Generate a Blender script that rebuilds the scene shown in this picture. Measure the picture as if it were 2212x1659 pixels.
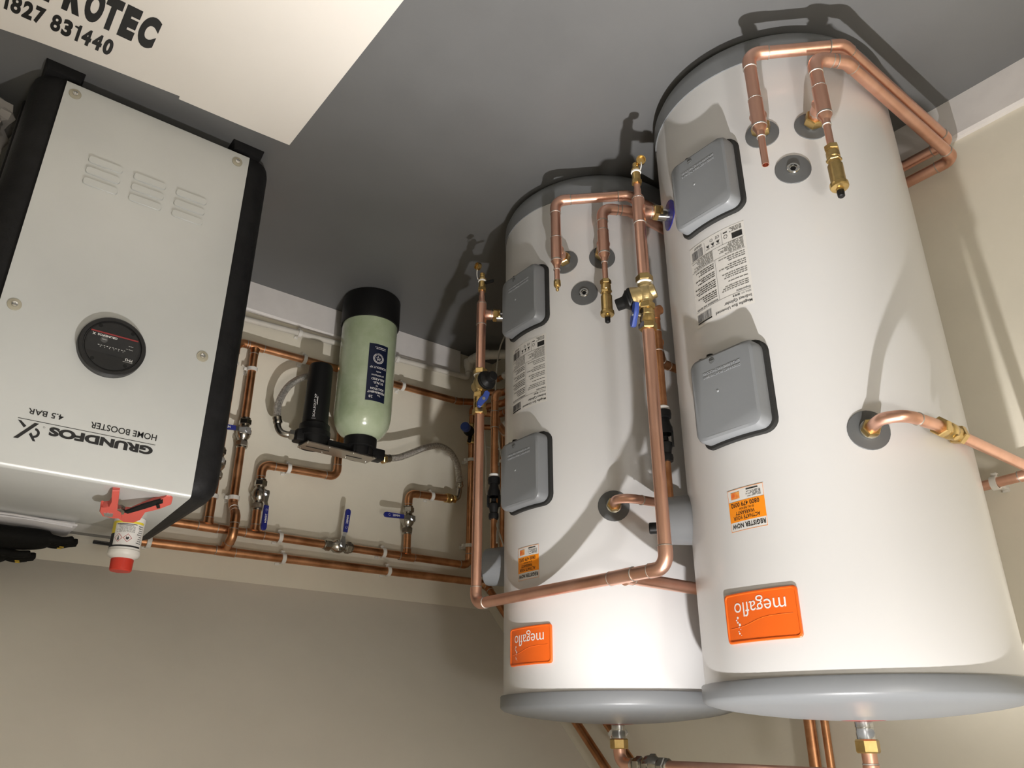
import bpy, bmesh, math, random
from mathutils import Vector, Matrix

random.seed(7)
for o in list(bpy.data.objects):
    bpy.data.objects.remove(o, do_unlink=True)
sc = bpy.context.scene
COL = sc.collection
PI = math.pi
R = math.radians

# ------------------------------------------------------------------ camera
# the photograph was taken with the phone upside down: the camera is rolled by half a turn
W_PX, H_PX, F_PX = 2212.0, 1659.0, 1703.2
CAM = Vector((0.0, 0.0, 1.5442))
PITCH, YAW, ROLL = 0.4209, 0.6614, 0.0022
_fw = Vector((-math.sin(YAW), math.cos(YAW), 0)); _rt = Vector((math.cos(YAW), math.sin(YAW), 0))
C_F = _fw*math.cos(PITCH) - Vector((0, 0, math.sin(PITCH)))
_up = _fw*math.sin(PITCH) + Vector((0, 0, math.cos(PITCH)))
C_R = _rt*math.cos(ROLL) + _up*math.sin(ROLL)
C_U = _up*math.cos(ROLL) - _rt*math.sin(ROLL)
cd = bpy.data.cameras.new('camera'); cam = bpy.data.objects.new('camera', cd); COL.objects.link(cam)
cd.sensor_width = 36.0; cd.sensor_fit = 'HORIZONTAL'; cd.lens = 36.0*F_PX/W_PX; cd.clip_start = 0.02
m = Matrix.Identity(4)
for i in range(3):
    m[i][0] = -C_R[i]; m[i][1] = -C_U[i]; m[i][2] = -C_F[i]; m[i][3] = CAM[i]
cam.matrix_world = m
sc.camera = cam

# ------------------------------------------------------------------ light and exposure
wd = bpy.data.worlds.new('world'); sc.world = wd; wd.use_nodes = True
wd.node_tree.nodes['Background'].inputs[0].default_value = (0.9, 0.93, 1, 1)
wd.node_tree.nodes['Background'].inputs[1].default_value = 0.0
CEIL = 2.30
Z0 = (0, 0, 1)
LAMP = 3.55
LIGHTS = [((-0.75, 0.53), 1.0)]
FILL_XY = (-0.25, -0.85)       # added fill lamp above and behind the camera, lifting the sloped ceiling and shadows
# light distribution of a recessed LED downlight: a soft central beam with wide spill
IES_A = [0, 10, 15, 20, 25, 30, 35, 40, 45, 50, 55, 60, 65, 75, 90]
IES_C = [900, 890, 850, 720, 480, 300, 270, 330, 420, 440, 200, 45, 15, 8, 0]
ies = bpy.data.texts.new('downlight_distribution')
ies.write('IESNA:LM-63-2002\nTILT=NONE\n1 1000 1 %d 1 1 2 0 0 0\n1 1 10\n%s\n0\n%s\n' % (len(IES_A), ' '.join(map(str, IES_A)), ' '.join(map(str, IES_C))))
for (lx, ly), pw in LIGHTS:
    ld = bpy.data.lights.new('downlight_lamp', 'POINT'); ld.shadow_soft_size = 0.018; ld.energy = 1.0
    ld.color = (1.0, 0.97, 0.955); ld.use_nodes = True
    nt_ = ld.node_tree; en = nt_.nodes['Emission']
    ie = nt_.nodes.new('ShaderNodeTexIES'); ie.mode = 'INTERNAL'; ie.ies = ies; ie.inputs['Strength'].default_value = LAMP
    nt_.links.new(ie.outputs['Fac'], en.inputs['Strength'])
    lo = bpy.data.objects.new('downlight_lamp', ld); COL.objects.link(lo); lo.location = (lx, ly, CEIL-0.045)
ld = bpy.data.lights.new('fill_light', 'POINT'); ld.shadow_soft_size = 0.10; ld.energy = 34.0; ld.color = (1.0, 0.97, 0.95)  # soft fill added to brighten the room, not a known lamp
lo = bpy.data.objects.new('fill_light', ld); COL.objects.link(lo); lo.location = (FILL_XY[0], FILL_XY[1], CEIL-0.185)
vs = sc.view_settings
vs.view_transform = 'Standard'; vs.look = 'None'; vs.gamma = 1.0; vs.use_curve_mapping = False
vs.exposure = 0.0

# ------------------------------------------------------------------ pixel helpers (a pixel gives a direction only)
def ray(u, v):
    return ((W_PX/2-u)*C_R + (v-H_PX/2)*C_U + F_PX*C_F).normalized()
def onz(u, v, z):
    d = ray(u, v); return CAM + d*((z-CAM.z)/d.z)
def ony(u, v, y):
    d = ray(u, v); return CAM + d*((y-CAM.y)/d.y)
def onx(u, v, x):
    d = ray(u, v); return CAM + d*((x-CAM.x)/d.x)
def onp(u, v, p0, n):
    d = ray(u, v); return CAM + d*((p0-CAM).dot(n)/d.dot(n))

# ------------------------------------------------------------------ materials
MATS = {}
def mat(name, col, rough=0.5, metal=0.0, var=0.0, scale=8.0, bump=0.0, bscale=60.0, col2=None, coat=0.0, alpha=1.0, trans=0.0, spec=0.5, emit=0.0, stretch=None, rvar=0.0):
    if name in MATS: return MATS[name]
    m = bpy.data.materials.new(name); m.use_nodes = True
    nt = m.node_tree; b = nt.nodes['Principled BSDF']
    b.inputs['Base Color'].default_value = (*col, 1); b.inputs['Roughness'].default_value = rough
    b.inputs['Metallic'].default_value = metal; b.inputs['Coat Weight'].default_value = coat
    b.inputs['Coat Roughness'].default_value = 0.15
    b.inputs['Alpha'].default_value = alpha; b.inputs['Transmission Weight'].default_value = trans
    b.inputs['Specular IOR Level'].default_value = spec
    if emit:
        b.inputs['Emission Color'].default_value = (*col, 1); b.inputs['Emission Strength'].default_value = emit
    if var or bump or col2 or rvar:
        tc = nt.nodes.new('ShaderNodeTexCoord'); mp = nt.nodes.new('ShaderNodeMapping')
        nt.links.new(tc.outputs['Object'], mp.inputs['Vector'])
        if stretch: mp.inputs['Scale'].default_value = stretch
    if var or col2 or rvar:
        n = nt.nodes.new('ShaderNodeTexNoise'); n.inputs['Scale'].default_value = scale; n.inputs['Detail'].default_value = 6
        n.inputs['Roughness'].default_value = 0.6
        nt.links.new(mp.outputs['Vector'], n.inputs['Vector'])
    if var or col2:
        r = nt.nodes.new('ShaderNodeValToRGB')
        c2 = col2 if col2 else tuple(c*(1-var) for c in col)
        c1 = col if col2 else tuple(min(1, c*(1+var*0.5)) for c in col)
        r.color_ramp.elements[0].color = (*c2, 1); r.color_ramp.elements[1].color = (*c1, 1)
        r.color_ramp.elements[0].position = 0.36; r.color_ramp.elements[1].position = 0.62
        nt.links.new(n.outputs['Fac'], r.inputs['Fac']); nt.links.new(r.outputs['Color'], b.inputs['Base Color'])
    if rvar:
        mr = nt.nodes.new('ShaderNodeMapRange'); mr.inputs['From Min'].default_value = 0.3; mr.inputs['From Max'].default_value = 0.7
        mr.inputs['To Min'].default_value = rough-rvar; mr.inputs['To Max'].default_value = rough+rvar
        nt.links.new(n.outputs['Fac'], mr.inputs['Value']); nt.links.new(mr.outputs['Result'], b.inputs['Roughness'])
    if bump:
        n2 = nt.nodes.new('ShaderNodeTexNoise'); n2.inputs['Scale'].default_value = bscale; n2.inputs['Detail'].default_value = 4
        nt.links.new(mp.outputs['Vector'], n2.inputs['Vector'])
        bp = nt.nodes.new('ShaderNodeBump'); bp.inputs['Strength'].default_value = bump; bp.inputs['Distance'].default_value = 0.002
        nt.links.new(n2.outputs['Fac'], bp.inputs['Height']); nt.links.new(bp.outputs['Normal'], b.inputs['Normal'])
    MATS[name] = m
    return m

M_WALL = mat('cream_wall_paint', (0.76, 0.715, 0.60), 0.75, var=0.05, scale=3, bump=0.12, bscale=90)
M_CEIL = mat('cream_ceiling_paint', (0.83, 0.79, 0.70), 0.75, var=0.04, scale=2, bump=0.1, bscale=90)
M_SKIRT = mat('white_satin_skirting_paint', (0.74, 0.71, 0.69), 0.4, var=0.05, scale=10)
M_FLOOR = mat('grey_floor_paint', (0.138, 0.140, 0.140), 0.42, var=0.05, scale=4, bump=0.1, bscale=25, rvar=0.05)
M_JACKET = mat('white_enamelled_steel', (0.655, 0.652, 0.648), 0.32, coat=0.25)
M_GREYP = mat('grey_plastic', (0.195, 0.205, 0.215), 0.38, bump=0.04, bscale=300)
M_DGREYP = mat('dark_grey_rubber', (0.115, 0.12, 0.122), 0.5)
M_BLUE = mat('deep_blue_plastic', (0.012, 0.014, 0.19), 0.25)
M_HBLUE = mat('blue_lever_plastic', (0.018, 0.025, 0.20), 0.35)
M_HBLUE2 = mat('bright_blue_handle', (0.035, 0.07, 0.30), 0.35)
M_BLACK = mat('black_plastic', (0.008, 0.008, 0.008), 0.45, spec=0.25)
M_TANK = mat('black_moulded_tank', (0.010, 0.010, 0.0105), 0.55, var=0.3, scale=20, bump=0.3, bscale=120, spec=0.22)
M_GASK = mat('black_foam_gasket', (0.016, 0.016, 0.015), 0.85, bump=0.5, bscale=200)
M_CU = mat('new_copper', (0.86, 0.52, 0.40), 0.36, 1.0, col2=(0.76, 0.42, 0.30), scale=14, stretch=(1, 1, 0.25), rvar=0.06)
M_CUO = mat('tarnished_copper', (0.70, 0.36, 0.19), 0.36, 1.0, col2=(0.48, 0.22, 0.10), scale=16, rvar=0.07)
M_SOLD = mat('solder', (0.50, 0.47, 0.43), 0.5, 1.0)
M_BRASS = mat('brass', (0.70, 0.51, 0.22), 0.28, 1.0, col2=(0.55, 0.38, 0.15), scale=30)
M_CASTB = mat('cast_brass', (0.66, 0.52, 0.27), 0.42, 1.0, bump=0.25, bscale=250)
M_CHROME = mat('polished_steel', (0.66, 0.66, 0.64), 0.16, 1.0)
M_NICKEL = mat('nickel_plate', (0.50, 0.475, 0.42), 0.26, 1.0, col2=(0.36, 0.34, 0.30), scale=40)
M_ZINC = mat('zinc_plate', (0.62, 0.64, 0.66), 0.3, 1.0)
M_PLATE = mat('brushed_steel_plate', (0.48, 0.45, 0.41), 0.33, 1.0)
M_BRAID = mat('braided_steel', (0.74, 0.72, 0.67), 0.3, 1.0, col2=(0.36, 0.34, 0.31), scale=30, stretch=(6, 6, 6), bump=0.8, bscale=500)
M_WPL = mat('white_plastic', (0.72, 0.70, 0.65), 0.4)
M_WPIPE = mat('white_waste_pipe_plastic', (0.63, 0.60, 0.54), 0.38, var=0.05, scale=15)
M_PTFE = mat('white_thread_tape', (0.8, 0.79, 0.75), 0.6)
M_ORANGE = mat('orange_plastic', (0.80, 0.13, 0.012), 0.3)
M_ORANGE2 = mat('orange_print', (0.90, 0.28, 0.01), 0.4)
M_GOLD = mat('amber_print', (0.85, 0.42, 0.10), 0.4, col2=(0.72, 0.14, 0.03), scale=60)
M_LETTERW = mat('white_lettering', (0.82, 0.80, 0.78), 0.4)
M_LABEL = mat('white_label_paper', (0.70, 0.685, 0.655), 0.45)
M_INK = mat('black_ink', (0.012, 0.012, 0.012), 0.5)
M_INKG = mat('grey_small_print', (0.13, 0.13, 0.125), 0.5)
M_REDP = mat('red_ink', (0.45, 0.02, 0.02), 0.5)
M_RED = mat('red_plastic', (0.62, 0.045, 0.025), 0.38)
M_REDCUT = mat('red_coated_alloy', (0.50, 0.085, 0.065), 0.42)
M_REDRUB = mat('red_washer', (0.28, 0.06, 0.05), 0.6)
M_PANEL = mat('silver_grey_coated_steel', (0.53, 0.54, 0.52), 0.34, 0.2, var=0.03, scale=4, coat=0.2)
M_SCREWC = mat('clear_washer', (0.34, 0.315, 0.24), 0.3)
M_GREEN = mat('green_fibreglass', (0.46, 0.53, 0.37), 0.2, scale=9, bump=0.4, bscale=45, col2=(0.36, 0.43, 0.27), coat=0.5)
M_NAVY = mat('navy_label', (0.008, 0.012, 0.035), 0.35)
M_BOARD = mat('white_sign_sheet', (0.80, 0.76, 0.70), 0.45, var=0.02, scale=2)
M_BAG = mat('pale_plastic_sack', (0.52, 0.49, 0.46), 0.35, bump=0.6, bscale=30)
M_PAPER = mat('paper', (0.70, 0.69, 0.72), 0.6)
M_CLEAR = mat('clear_plastic_film', (0.8, 0.78, 0.75), 0.12, alpha=0.22)
M_GLOVE = mat('black_glove_fabric', (0.006, 0.0058, 0.005), 0.75, spec=0.12, bump=0.5, bscale=150)
M_YEL = mat('yellow_print', (0.62, 0.42, 0.03), 0.5)
M_CABLE = mat('white_cable_sheath', (0.60, 0.57, 0.51), 0.45)
M_DISP = mat('black_display_face', (0.010, 0.010, 0.010), 0.45)
M_DGLASS = mat('dark_display_foil', (0.020, 0.020, 0.020), 0.3)
M_EMIT = mat('lamp_lens', (1.0, 0.93, 0.85), 0.5, emit=4.0)
M_EMB = mat('moulded_lettering', (0.34, 0.355, 0.37), 0.4)

# ------------------------------------------------------------------ geometry helpers
ORG = {}
def fin(name, bm, material, parent=None, loc=None, smooth=35):
    """bmesh in world coordinates -> one mesh object; the vertices are stored relative to its thing's base"""
    if parent is not None: base = ORG[parent.name]
    else: base = Vector(loc) if loc is not None else Vector((0, 0, 0))
    bmesh.ops.recalc_face_normals(bm, faces=bm.faces)
    bmesh.ops.translate(bm, verts=bm.verts, vec=-base)
    me = bpy.data.meshes.new(name); bm.to_mesh(me); bm.free()
    me.materials.append(material)
    if smooth:
        me.polygons.foreach_set('use_smooth', [True]*len(me.polygons))
        me.set_sharp_from_angle(angle=R(smooth))
    o = bpy.data.objects.new(name, me); COL.objects.link(o)
    if parent is not None: o.parent = parent
    else: o.location = base
    ORG[o.name] = base
    return o
def tag(o, label, cat, group=None):
    o['label'] = label; o['category'] = cat
    if group: o['group'] = group
    return o
def thing(name, label, cat, loc, group=None):
    o = bpy.data.objects.new(name, None); COL.objects.link(o); o.location = loc; o.empty_display_size = 0.05
    ORG[o.name] = Vector(loc)
    return tag(o, label, cat, group)
def struct(name, bm, material, smooth=0):
    o = fin(name, bm, material, smooth=smooth); o['kind'] = 'structure'; return o
def part(name, f, material, parent, smooth=35, label=None):
    bm = bmesh.new(); f(bm); o = fin(name, bm, material, parent, smooth=smooth)
    if label: o['label'] = label
    return o

def frame(ax):
    ax = Vector(ax).normalized()
    t = Vector((0, 0, 1)) if abs(ax.z) < 0.9 else Vector((1, 0, 0))
    ex = t.cross(ax).normalized(); ey = ax.cross(ex)
    return ex, ey, ax
def lathe(bm, prof, o, ax=(0, 0, 1), seg=24, ph=0.0):
    """prof: list of (radius, height along axis)"""
    o = Vector(o); ex, ey, ez = frame(ax)
    rings = []
    for r, h in prof:
        if r < 1e-6: rings.append([bm.verts.new(o+ez*h)])
        else: rings.append([bm.verts.new(o+ez*h+ex*(r*math.cos(ph+2*PI*k/seg))+ey*(r*math.sin(ph+2*PI*k/seg))) for k in range(seg)])
    for a, b in zip(rings, rings[1:]):
        if len(a) == 1 and len(b) == 1: continue
        for k in range(seg):
            k2 = (k+1) % seg
            if len(a) == 1: bm.faces.new((a[0], b[k2], b[k]))
            elif len(b) == 1: bm.faces.new((a[k], a[k2], b[0]))
            else: bm.faces.new((a[k], a[k2], b[k2], b[k]))
    for rr, flip in ((rings[0], True), (rings[-1], False)):
        if len(rr) > 1: bm.faces.new(rr[::-1] if flip else rr)
def cyl(bm, a, b, r, seg=18, r2=None, bev=0.0):
    a = Vector(a); b = Vector(b); L = (b-a).length
    r2 = r if r2 is None else r2
    if bev: prof = [(r-bev, 0), (r, bev), (r2, L-bev), (r2-bev, L)]
    else: prof = [(r, 0), (r2, L)]
    lathe(bm, prof, a, b-a, seg)
def hexnut(bm, a, b, r, ph=0.3):
    a = Vector(a); b = Vector(b); L = (b-a).length; c = min(0.15*L, 0.12*r)
    lathe(bm, [(r*0.9, 0), (r, c), (r, L-c), (r*0.9, L)], a, b-a, 6, ph)
def tube(bm, pts, r, seg=14, radii=None, flat=1.0):
    pts = [Vector(p) for p in pts]; n = len(pts)
    tang = []
    for i in range(n):
        t = (pts[min(i+1, n-1)]-pts[max(i-1, 0)]); tang.append(t.normalized())
    ex, ey, ez = frame(tang[0]); rings = []
    for i in range(n):
        if i:
            q = tang[i-1].rotation_difference(tang[i]); ex = q @ ex; ey = q @ ey
        rr = radii[i] if radii else r
        rings.append([bm.verts.new(pts[i]+ex*(rr*math.cos(2*PI*k/seg))+ey*(rr*flat*math.sin(2*PI*k/seg))) for k in range(seg)])
    for a, b in zip(rings, rings[1:]):
        for k in range(seg):
            k2 = (k+1) % seg; bm.faces.new((a[k], a[k2], b[k2], b[k]))
    bm.faces.new(rings[0][::-1]); bm.faces.new(rings[-1])
def spline(pts, n=8):
    pts = [Vector(p) for p in pts]; out = []
    P = [pts[0]*2-pts[1]]+pts+[pts[-1]*2-pts[-2]]
    for i in range(1, len(P)-2):
        for k in range(n):
            t = k/n; p0, p1, p2, p3 = P[i-1], P[i], P[i+1], P[i+2]
            out.append(0.5*((2*p1)+(p2-p0)*t+(2*p0-5*p1+4*p2-p3)*t*t+(3*p1-p0-3*p2+p3)*t*t*t))
    out.append(pts[-1]); return out
def box(bm, c, s, rot=None, bev=0.0, seg=2):
    r = bmesh.ops.create_cube(bm, size=1.0)
    vs = r['verts']; M = Matrix.Diagonal((s[0], s[1], s[2], 1))
    if rot is not None: M = rot.to_4x4() @ M
    bmesh.ops.transform(bm, matrix=Matrix.Translation(Vector(c)) @ M, verts=vs)
    if bev:
        es = list({e for v in vs for e in v.link_edges})
        bmesh.ops.bevel(bm, geom=es, offset=bev, segments=seg, profile=0.5, affect='EDGES')
def axes(ex, ey, ez):
    return Matrix((ex, ey, ez)).transposed()
def prism(bm, pts2, o, ex, ey, depth, bev=0.0):
    """outline in the (ex, ey) plane extruded by depth along ex x ey; bev: inset on both faces"""
    o = Vector(o); ex = Vector(ex).normalized(); ey = Vector(ey).normalized(); ez = ex.cross(ey)
    cx = sum(p[0] for p in pts2)/len(pts2); cy = sum(p[1] for p in pts2)/len(pts2)
    def ring(h, ins):
        L = []
        for i, (x, y) in enumerate(pts2):
            if ins:
                d = Vector((x-cx, y-cy)); l = d.length; d = d*(max(l-ins, 0)/l) if l > 1e-9 else d
                x, y = cx+d.x, cy+d.y
            L.append(bm.verts.new(o+ex*x+ey*y+ez*h))
        return L
    s = 1 if depth > 0 else -1
    rs = [ring(0, bev), ring(s*bev, 0), ring(depth-s*bev, 0), ring(depth, bev)] if bev else [ring(0, 0), ring(depth, 0)]
    n = len(pts2)
    for a, b in zip(rs, rs[1:]):
        for k in range(n):
            k2 = (k+1) % n; bm.faces.new((a[k], a[k2], b[k2], b[k]))
    bm.faces.new(rs[0][::-1]); bm.faces.new(rs[-1])
def rrect(w, h, r, n=4, cx=0.0, cy=0.0):
    pts = []
    for sx, sy, a0 in ((1, 1, 0), (-1, 1, 90), (-1, -1, 180), (1, -1, 270)):
        for k in range(n+1):
            a = R(a0+90*k/n); pts.append((cx+sx*(w/2-r)+r*math.cos(a), cy+sy*(h/2-r)+r*math.sin(a)))
    return pts

# ------------------------------------------------------------------ print helpers
def plane_map(o, ex, ey):
    o = Vector(o); ex = Vector(ex); ey = Vector(ey)
    return lambda x, y: o+ex*x+ey*y
def cyl_map(c, r, a0, z0):
    return lambda x, y: Vector((c[0]+r*math.cos(a0+x/r), c[1]+r*math.sin(a0+x/r), z0+y))
TEXT_CACHE = {}
def text_mesh(s, bold, res=2):
    key = (s, bold, res)
    if key not in TEXT_CACHE:
        cu = bpy.data.curves.new('t', 'FONT'); cu.body = s; cu.resolution_u = res; cu.offset = bold; cu.fill_mode = 'FRONT'
        ob = bpy.data.objects.new('t', cu); COL.objects.link(ob)
        dg = bpy.context.evaluated_depsgraph_get(); me = bpy.data.meshes.new_from_object(ob.evaluated_get(dg))
        vs = [(v.co.x, v.co.y) for v in me.vertices]; fs = [tuple(p.vertices) for p in me.polygons]
        bpy.data.objects.remove(ob, do_unlink=True); bpy.data.curves.remove(cu); bpy.data.meshes.remove(me)
        x0 = min(v[0] for v in vs); x1 = max(v[0] for v in vs); y0 = min(v[1] for v in vs); y1 = max(v[1] for v in vs)
        TEXT_CACHE[key] = ([((x-x0)/(x1-x0), (y-y0)/(y1-y0)) for x, y in vs], fs)
    return TEXT_CACHE[key]
def text(bm, s, x, y, w, h, mp, bold=0.0, res=2):
    """text s fitted into the box x, y, w, h of the surface mp"""
    vs, fs = text_mesh(s, bold, res)
    bv = [bm.verts.new(mp(x+a*w, y+b*h)) for a, b in vs]
    for f in fs:
        try: bm.faces.new([bv[i] for i in f])
        except ValueError: pass
def rect(bm, x, y, w, h, mp, nx=1):
    a = [bm.verts.new(mp(x+w*k/nx, y)) for k in range(nx+1)]; b = [bm.verts.new(mp(x+w*k/nx, y+h)) for k in range(nx+1)]
    for k in range(nx): bm.faces.new((a[k], a[k+1], b[k+1], b[k]))
def poly(bm, pts, mp):
    bm.faces.new([bm.verts.new(mp(*p)) for p in pts])
def disc(bm, x, y, r, mp, n=14):
    poly(bm, [(x+r*math.cos(2*PI*k/n), y+r*math.sin(2*PI*k/n)) for k in range(n)], mp)
def ringp(bm, x, y, r0, r1, mp, n=24, a0=0.0, a1=2*PI):
    A = [a0+(a1-a0)*k/n for k in range(n+1)]
    p = [bm.verts.new(mp(x+r0*math.cos(a), y+r0*math.sin(a))) for a in A]; q = [bm.verts.new(mp(x+r1*math.cos(a), y+r1*math.sin(a))) for a in A]
    for k in range(n): bm.faces.new((p[k], q[k], q[k+1], p[k+1]))
def lines(bm, x, y, w, h, n, mp, rnd, fill=0.5, indent=0.0):
    """n lines of print too small to read: dashes of word length"""
    for i in range(n):
        yy = y+h-(i+1)*h/n; xx = x+(indent if rnd.random() < 0.25 else 0); end = x+w*rnd.uniform(0.55, 1.0)
        while xx < end-0.002:
            l = min(rnd.uniform(0.003, 0.010), end-xx); rect(bm, xx, yy, l, h/n*fill, mp); xx += l+0.0016
def barcode(bm, x, y, w, h, mp, rnd):
    xx = x
    while xx < x+w-0.0005:
        l = rnd.choice((0.0005, 0.0005, 0.001, 0.0014)); rect(bm, xx, y, min(l, x+w-xx), h, mp); xx += l+rnd.choice((0.0005, 0.0007, 0.001))

# ------------------------------------------------------------------ pipework helpers
def solder(parent, p, d, r):
    d = Vector(d).normalized()
    return part('solder_ring', lambda bm: lathe(bm, [(r, -0.0016), (r+0.0012, -0.0008), (r+0.0012, 0.0008), (r, 0.0016)], p, d, 16), M_SOLD, parent)
def straight(th, a, b, r, material):
    return part('pipe', lambda bm: cyl(bm, a, b, r), material, th)
def run(th, pts, r, material, rb=None, sock=0.016, skip=(), open_end=False):
    """straight pipes joined by soldered elbows"""
    pts = [Vector(p) for p in pts]; rb = rb or 2.0*r
    trim = [0.0]*len(pts)
    for i in range(1, len(pts)-1):
        d1 = (pts[i]-pts[i-1]).normalized(); d2 = (pts[i+1]-pts[i]).normalized()
        th_ = d1.angle(d2); L = rb*math.tan(th_/2); trim[i] = L
        axis = d1.cross(d2).normalized(); nrm = axis.cross(d1)
        c = pts[i]-d1*L+nrm*rb; arc = []
        n = 8
        for k in range(n+1):
            q = Matrix.Rotation(th_*k/n, 3, axis); arc.append(c+q @ (-nrm*rb))
        path = [pts[i]-d1*(L+sock)]+arc+[pts[i]+d2*(L+sock)]
        rads = [r+0.0013]*len(path)
        e = part('elbow', lambda bm: tube(bm, path, r, 18, rads), material, th)
        if i not in skip:
            solder(e, path[0], d1, r+0.0006); solder(e, path[-1], d2, r+0.0006)
    for i in range(len(pts)-1):
        d = (pts[i+1]-pts[i]).normalized()
        a = pts[i]+d*(trim[i]); b = pts[i+1]-d*(trim[i+1])
        if (b-a).length > 0.004: straight(th, a, b, r, material)
def tee(th, c, ax, br, r, material, ln=0.031, lb=0.030, rbr=None):
    c = Vector(c); ax = Vector(ax).normalized(); br = Vector(br).normalized(); rbr = rbr or r
    def f(bm):
        lathe(bm, [(r, -ln), (r+0.0014, -ln), (r+0.0014, ln), (r, ln)], c, ax, 18)
        lathe(bm, [(rbr*0.5, 0), (rbr+0.0045, r*0.75), (rbr+0.0014, r+0.007), (rbr+0.0014, lb), (rbr, lb)], c, br, 18)
    t = part('tee', f, material, th)
    solder(t, c+ax*ln, ax, r+0.0006); solder(t, c-ax*ln, ax, r+0.0006); solder(t, c+br*lb, br, rbr+0.0006)
    return t
def nut(th, a, b, r, material, ph=0.3, name='nut'):
    return part(name, lambda bm: hexnut(bm, a, b, r, ph), material, th, smooth=20)

def clip(p, ax, out, r, label, stand=0.05, material=None, w=0.013):
    """hinged wall clip round a pipe: p on the pipe's axis, out = from the wall into the room"""
    p = Vector(p); ax = Vector(ax).normalized(); out = Vector(out).normalized(); sd = ax.cross(out).normalized()
    material = material or M_WPL
    t = thing('pipe_clip', label, 'pipe clip', p-out*stand, 'white pipe clips on the walls')
    ro = r+0.0045
    part('band', lambda bm: lathe(bm, [(r+0.0006, -w/2), (ro, -w/2), (ro, w/2), (r+0.0006, w/2), (r+0.0006, -w/2)], p, ax, 22), material, t)
    def base(bm):
        rot = axes(ax, sd, out)
        L = stand-r
        box(bm, p-out*(r+L/2), (w*0.95, r*1.25, L), rot, 0.0015)
        box(bm, p-out*(stand-0.003), (w*1.15, r*2.0, 0.006), rot, 0.0015)
    part('base', base, material, t)
    def latch(bm):
        rot = axes(ax, sd, out)
        box(bm, p+sd*(r+0.007)-out*(r*0.45), (w*0.9, 0.012, 0.0055), rot, 0.0012)
        box(bm, p+sd*(r+0.0115)-out*(r*0.45+0.004), (w*0.9, 0.0035, 0.011), rot, 0.001)
    part('latch', latch, material, t)
    return t

def lever_valve(p, ax, stem, lev, label, lettered=True, lever=True, r=0.014, flip=False, group=None):
    """compression ball valve: p centre, ax pipe axis, stem out of the body, lev along the lever"""
    p = Vector(p); ax = Vector(ax).normalized(); stem = Vector(stem).normalized(); lev = Vector(lev).normalized()
    t = thing('ball_valve', label, 'valve', p, group)
    def body(bm):
        lathe(bm, [(0.014, -0.034), (0.0165, -0.031), (0.0155, -0.024), (0.0185, -0.020), (0.0235, -0.011), (0.0245, 0), (0.0235, 0.011), (0.0185, 0.020), (0.0155, 0.024), (0.0165, 0.031), (0.014, 0.034)], p, ax, 22)
        cyl(bm, p+stem*0.015, p+stem*0.034, 0.0085, 14)
        ex, ey, ez = stem, ax, stem.cross(ax)
        box(bm, p, (0.044, 0.018, 0.040), axes(ex, ey, ez), 0.003)
    part('body', body, M_NICKEL, t)
    for s in (-1, 1):
        nut(t, p+ax*(s*0.029), p+ax*(s*0.049), 0.0215, M_NICKEL, 0.2+0.3*s, 'compression_nut')
        part('olive_collar', lambda bm: lathe(bm, [(0.0145, 0), (0.018, 0.001), (0.0175, 0.005), (0.0145, 0.007)], p+ax*(s*0.049), ax*s, 18), M_NICKEL, t)
    if not lever:
        part('stem_cap', lambda bm: (hexnut(bm, p+stem*0.034, p+stem*0.042, 0.011), cyl(bm, p+stem*0.042, p+stem*0.047, 0.005, 10)), M_ZINC, t, smooth=20)
        return t
    q = p+stem*0.036; side = stem.cross(lev).normalized()
    def arm(bm):
        hexnut(bm, q, q+stem*0.007, 0.0085)
        prism(bm, [(-0.011, -0.010), (0.004, -0.011), (0.030, -0.006), (0.034, 0.006), (0.004, 0.011), (-0.011, 0.010)], q-stem*0.003, lev, side, 0.0045)
        o2 = q+lev*0.026
        prism(bm, [(0, -0.007), (0.022, -0.007), (0.022, 0.007), (0, 0.007)], o2-stem*0.003, (lev*0.9+stem*0.42), side, 0.003)
    lv = part('lever', arm, M_ZINC, t)
    o3 = q+lev*0.042+stem*0.006
    sl = part('lever_sleeve', lambda bm: prism(bm, [(0, -0.0075), (0.074, -0.010), (0.081, -0.008), (0.085, 0), (0.081, 0.008), (0.074, 0.010), (0, 0.0075)], o3-stem*0.004, lev, side, 0.009, 0.0018), M_HBLUE, t, smooth=40)
    sl.parent = lv
    if lettered:
        def pr(bm):
            mp = plane_map(o3+stem*0.0053, lev, side) if not flip else plane_map(o3+stem*0.0053+lev*0.08, -lev, -side)
            text(bm, '28MM', 0.030, -0.0042, 0.030, 0.0084, mp, 0.01)
            ringp(bm, 0.017, 0, 0.0035, 0.0044, mp, 12, R(60), R(360))
        pr_o = part('lettering', pr, M_LETTERW, lv, smooth=0)
    return t

# ------------------------------------------------------------------ the room
XL, YB = -1.915, 2.604          # plaster faces of the left (gable) wall and the back (knee) wall
XR, YF, ZK = 1.75, -1.35, 1.085  # right wall, wall behind the camera, height of the knee wall
T = 0.12
def rb(name, lo, hi, material):
    bm = bmesh.new(); c = [(a+b)/2 for a, b in zip(lo, hi)]; s = [b-a for a, b in zip(lo, hi)]
    box(bm, c, s); return struct(name, bm, material)
rb('floor', (XL-T, YF-T, -0.1), (XR+T, YB+T, 0), M_FLOOR)
rb('wall_back', (XL-T, YB, 0), (XR+T, YB+T, ZK), M_WALL)
bm = bmesh.new()
YC = YB-(CEIL-ZK)                # where the 45 degree slope meets the flat ceiling
prof = [(YB+T, 0), (YB+T, ZK), (YB, ZK), (YC, CEIL), (YF-T, CEIL), (YF-T, 0)]
prism(bm, [(y, z) for y, z in prof], (XL-T, 0, 0), (0, 1, 0), (0, 0, 1), T)
struct('wall_left', bm, M_WALL)
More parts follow.
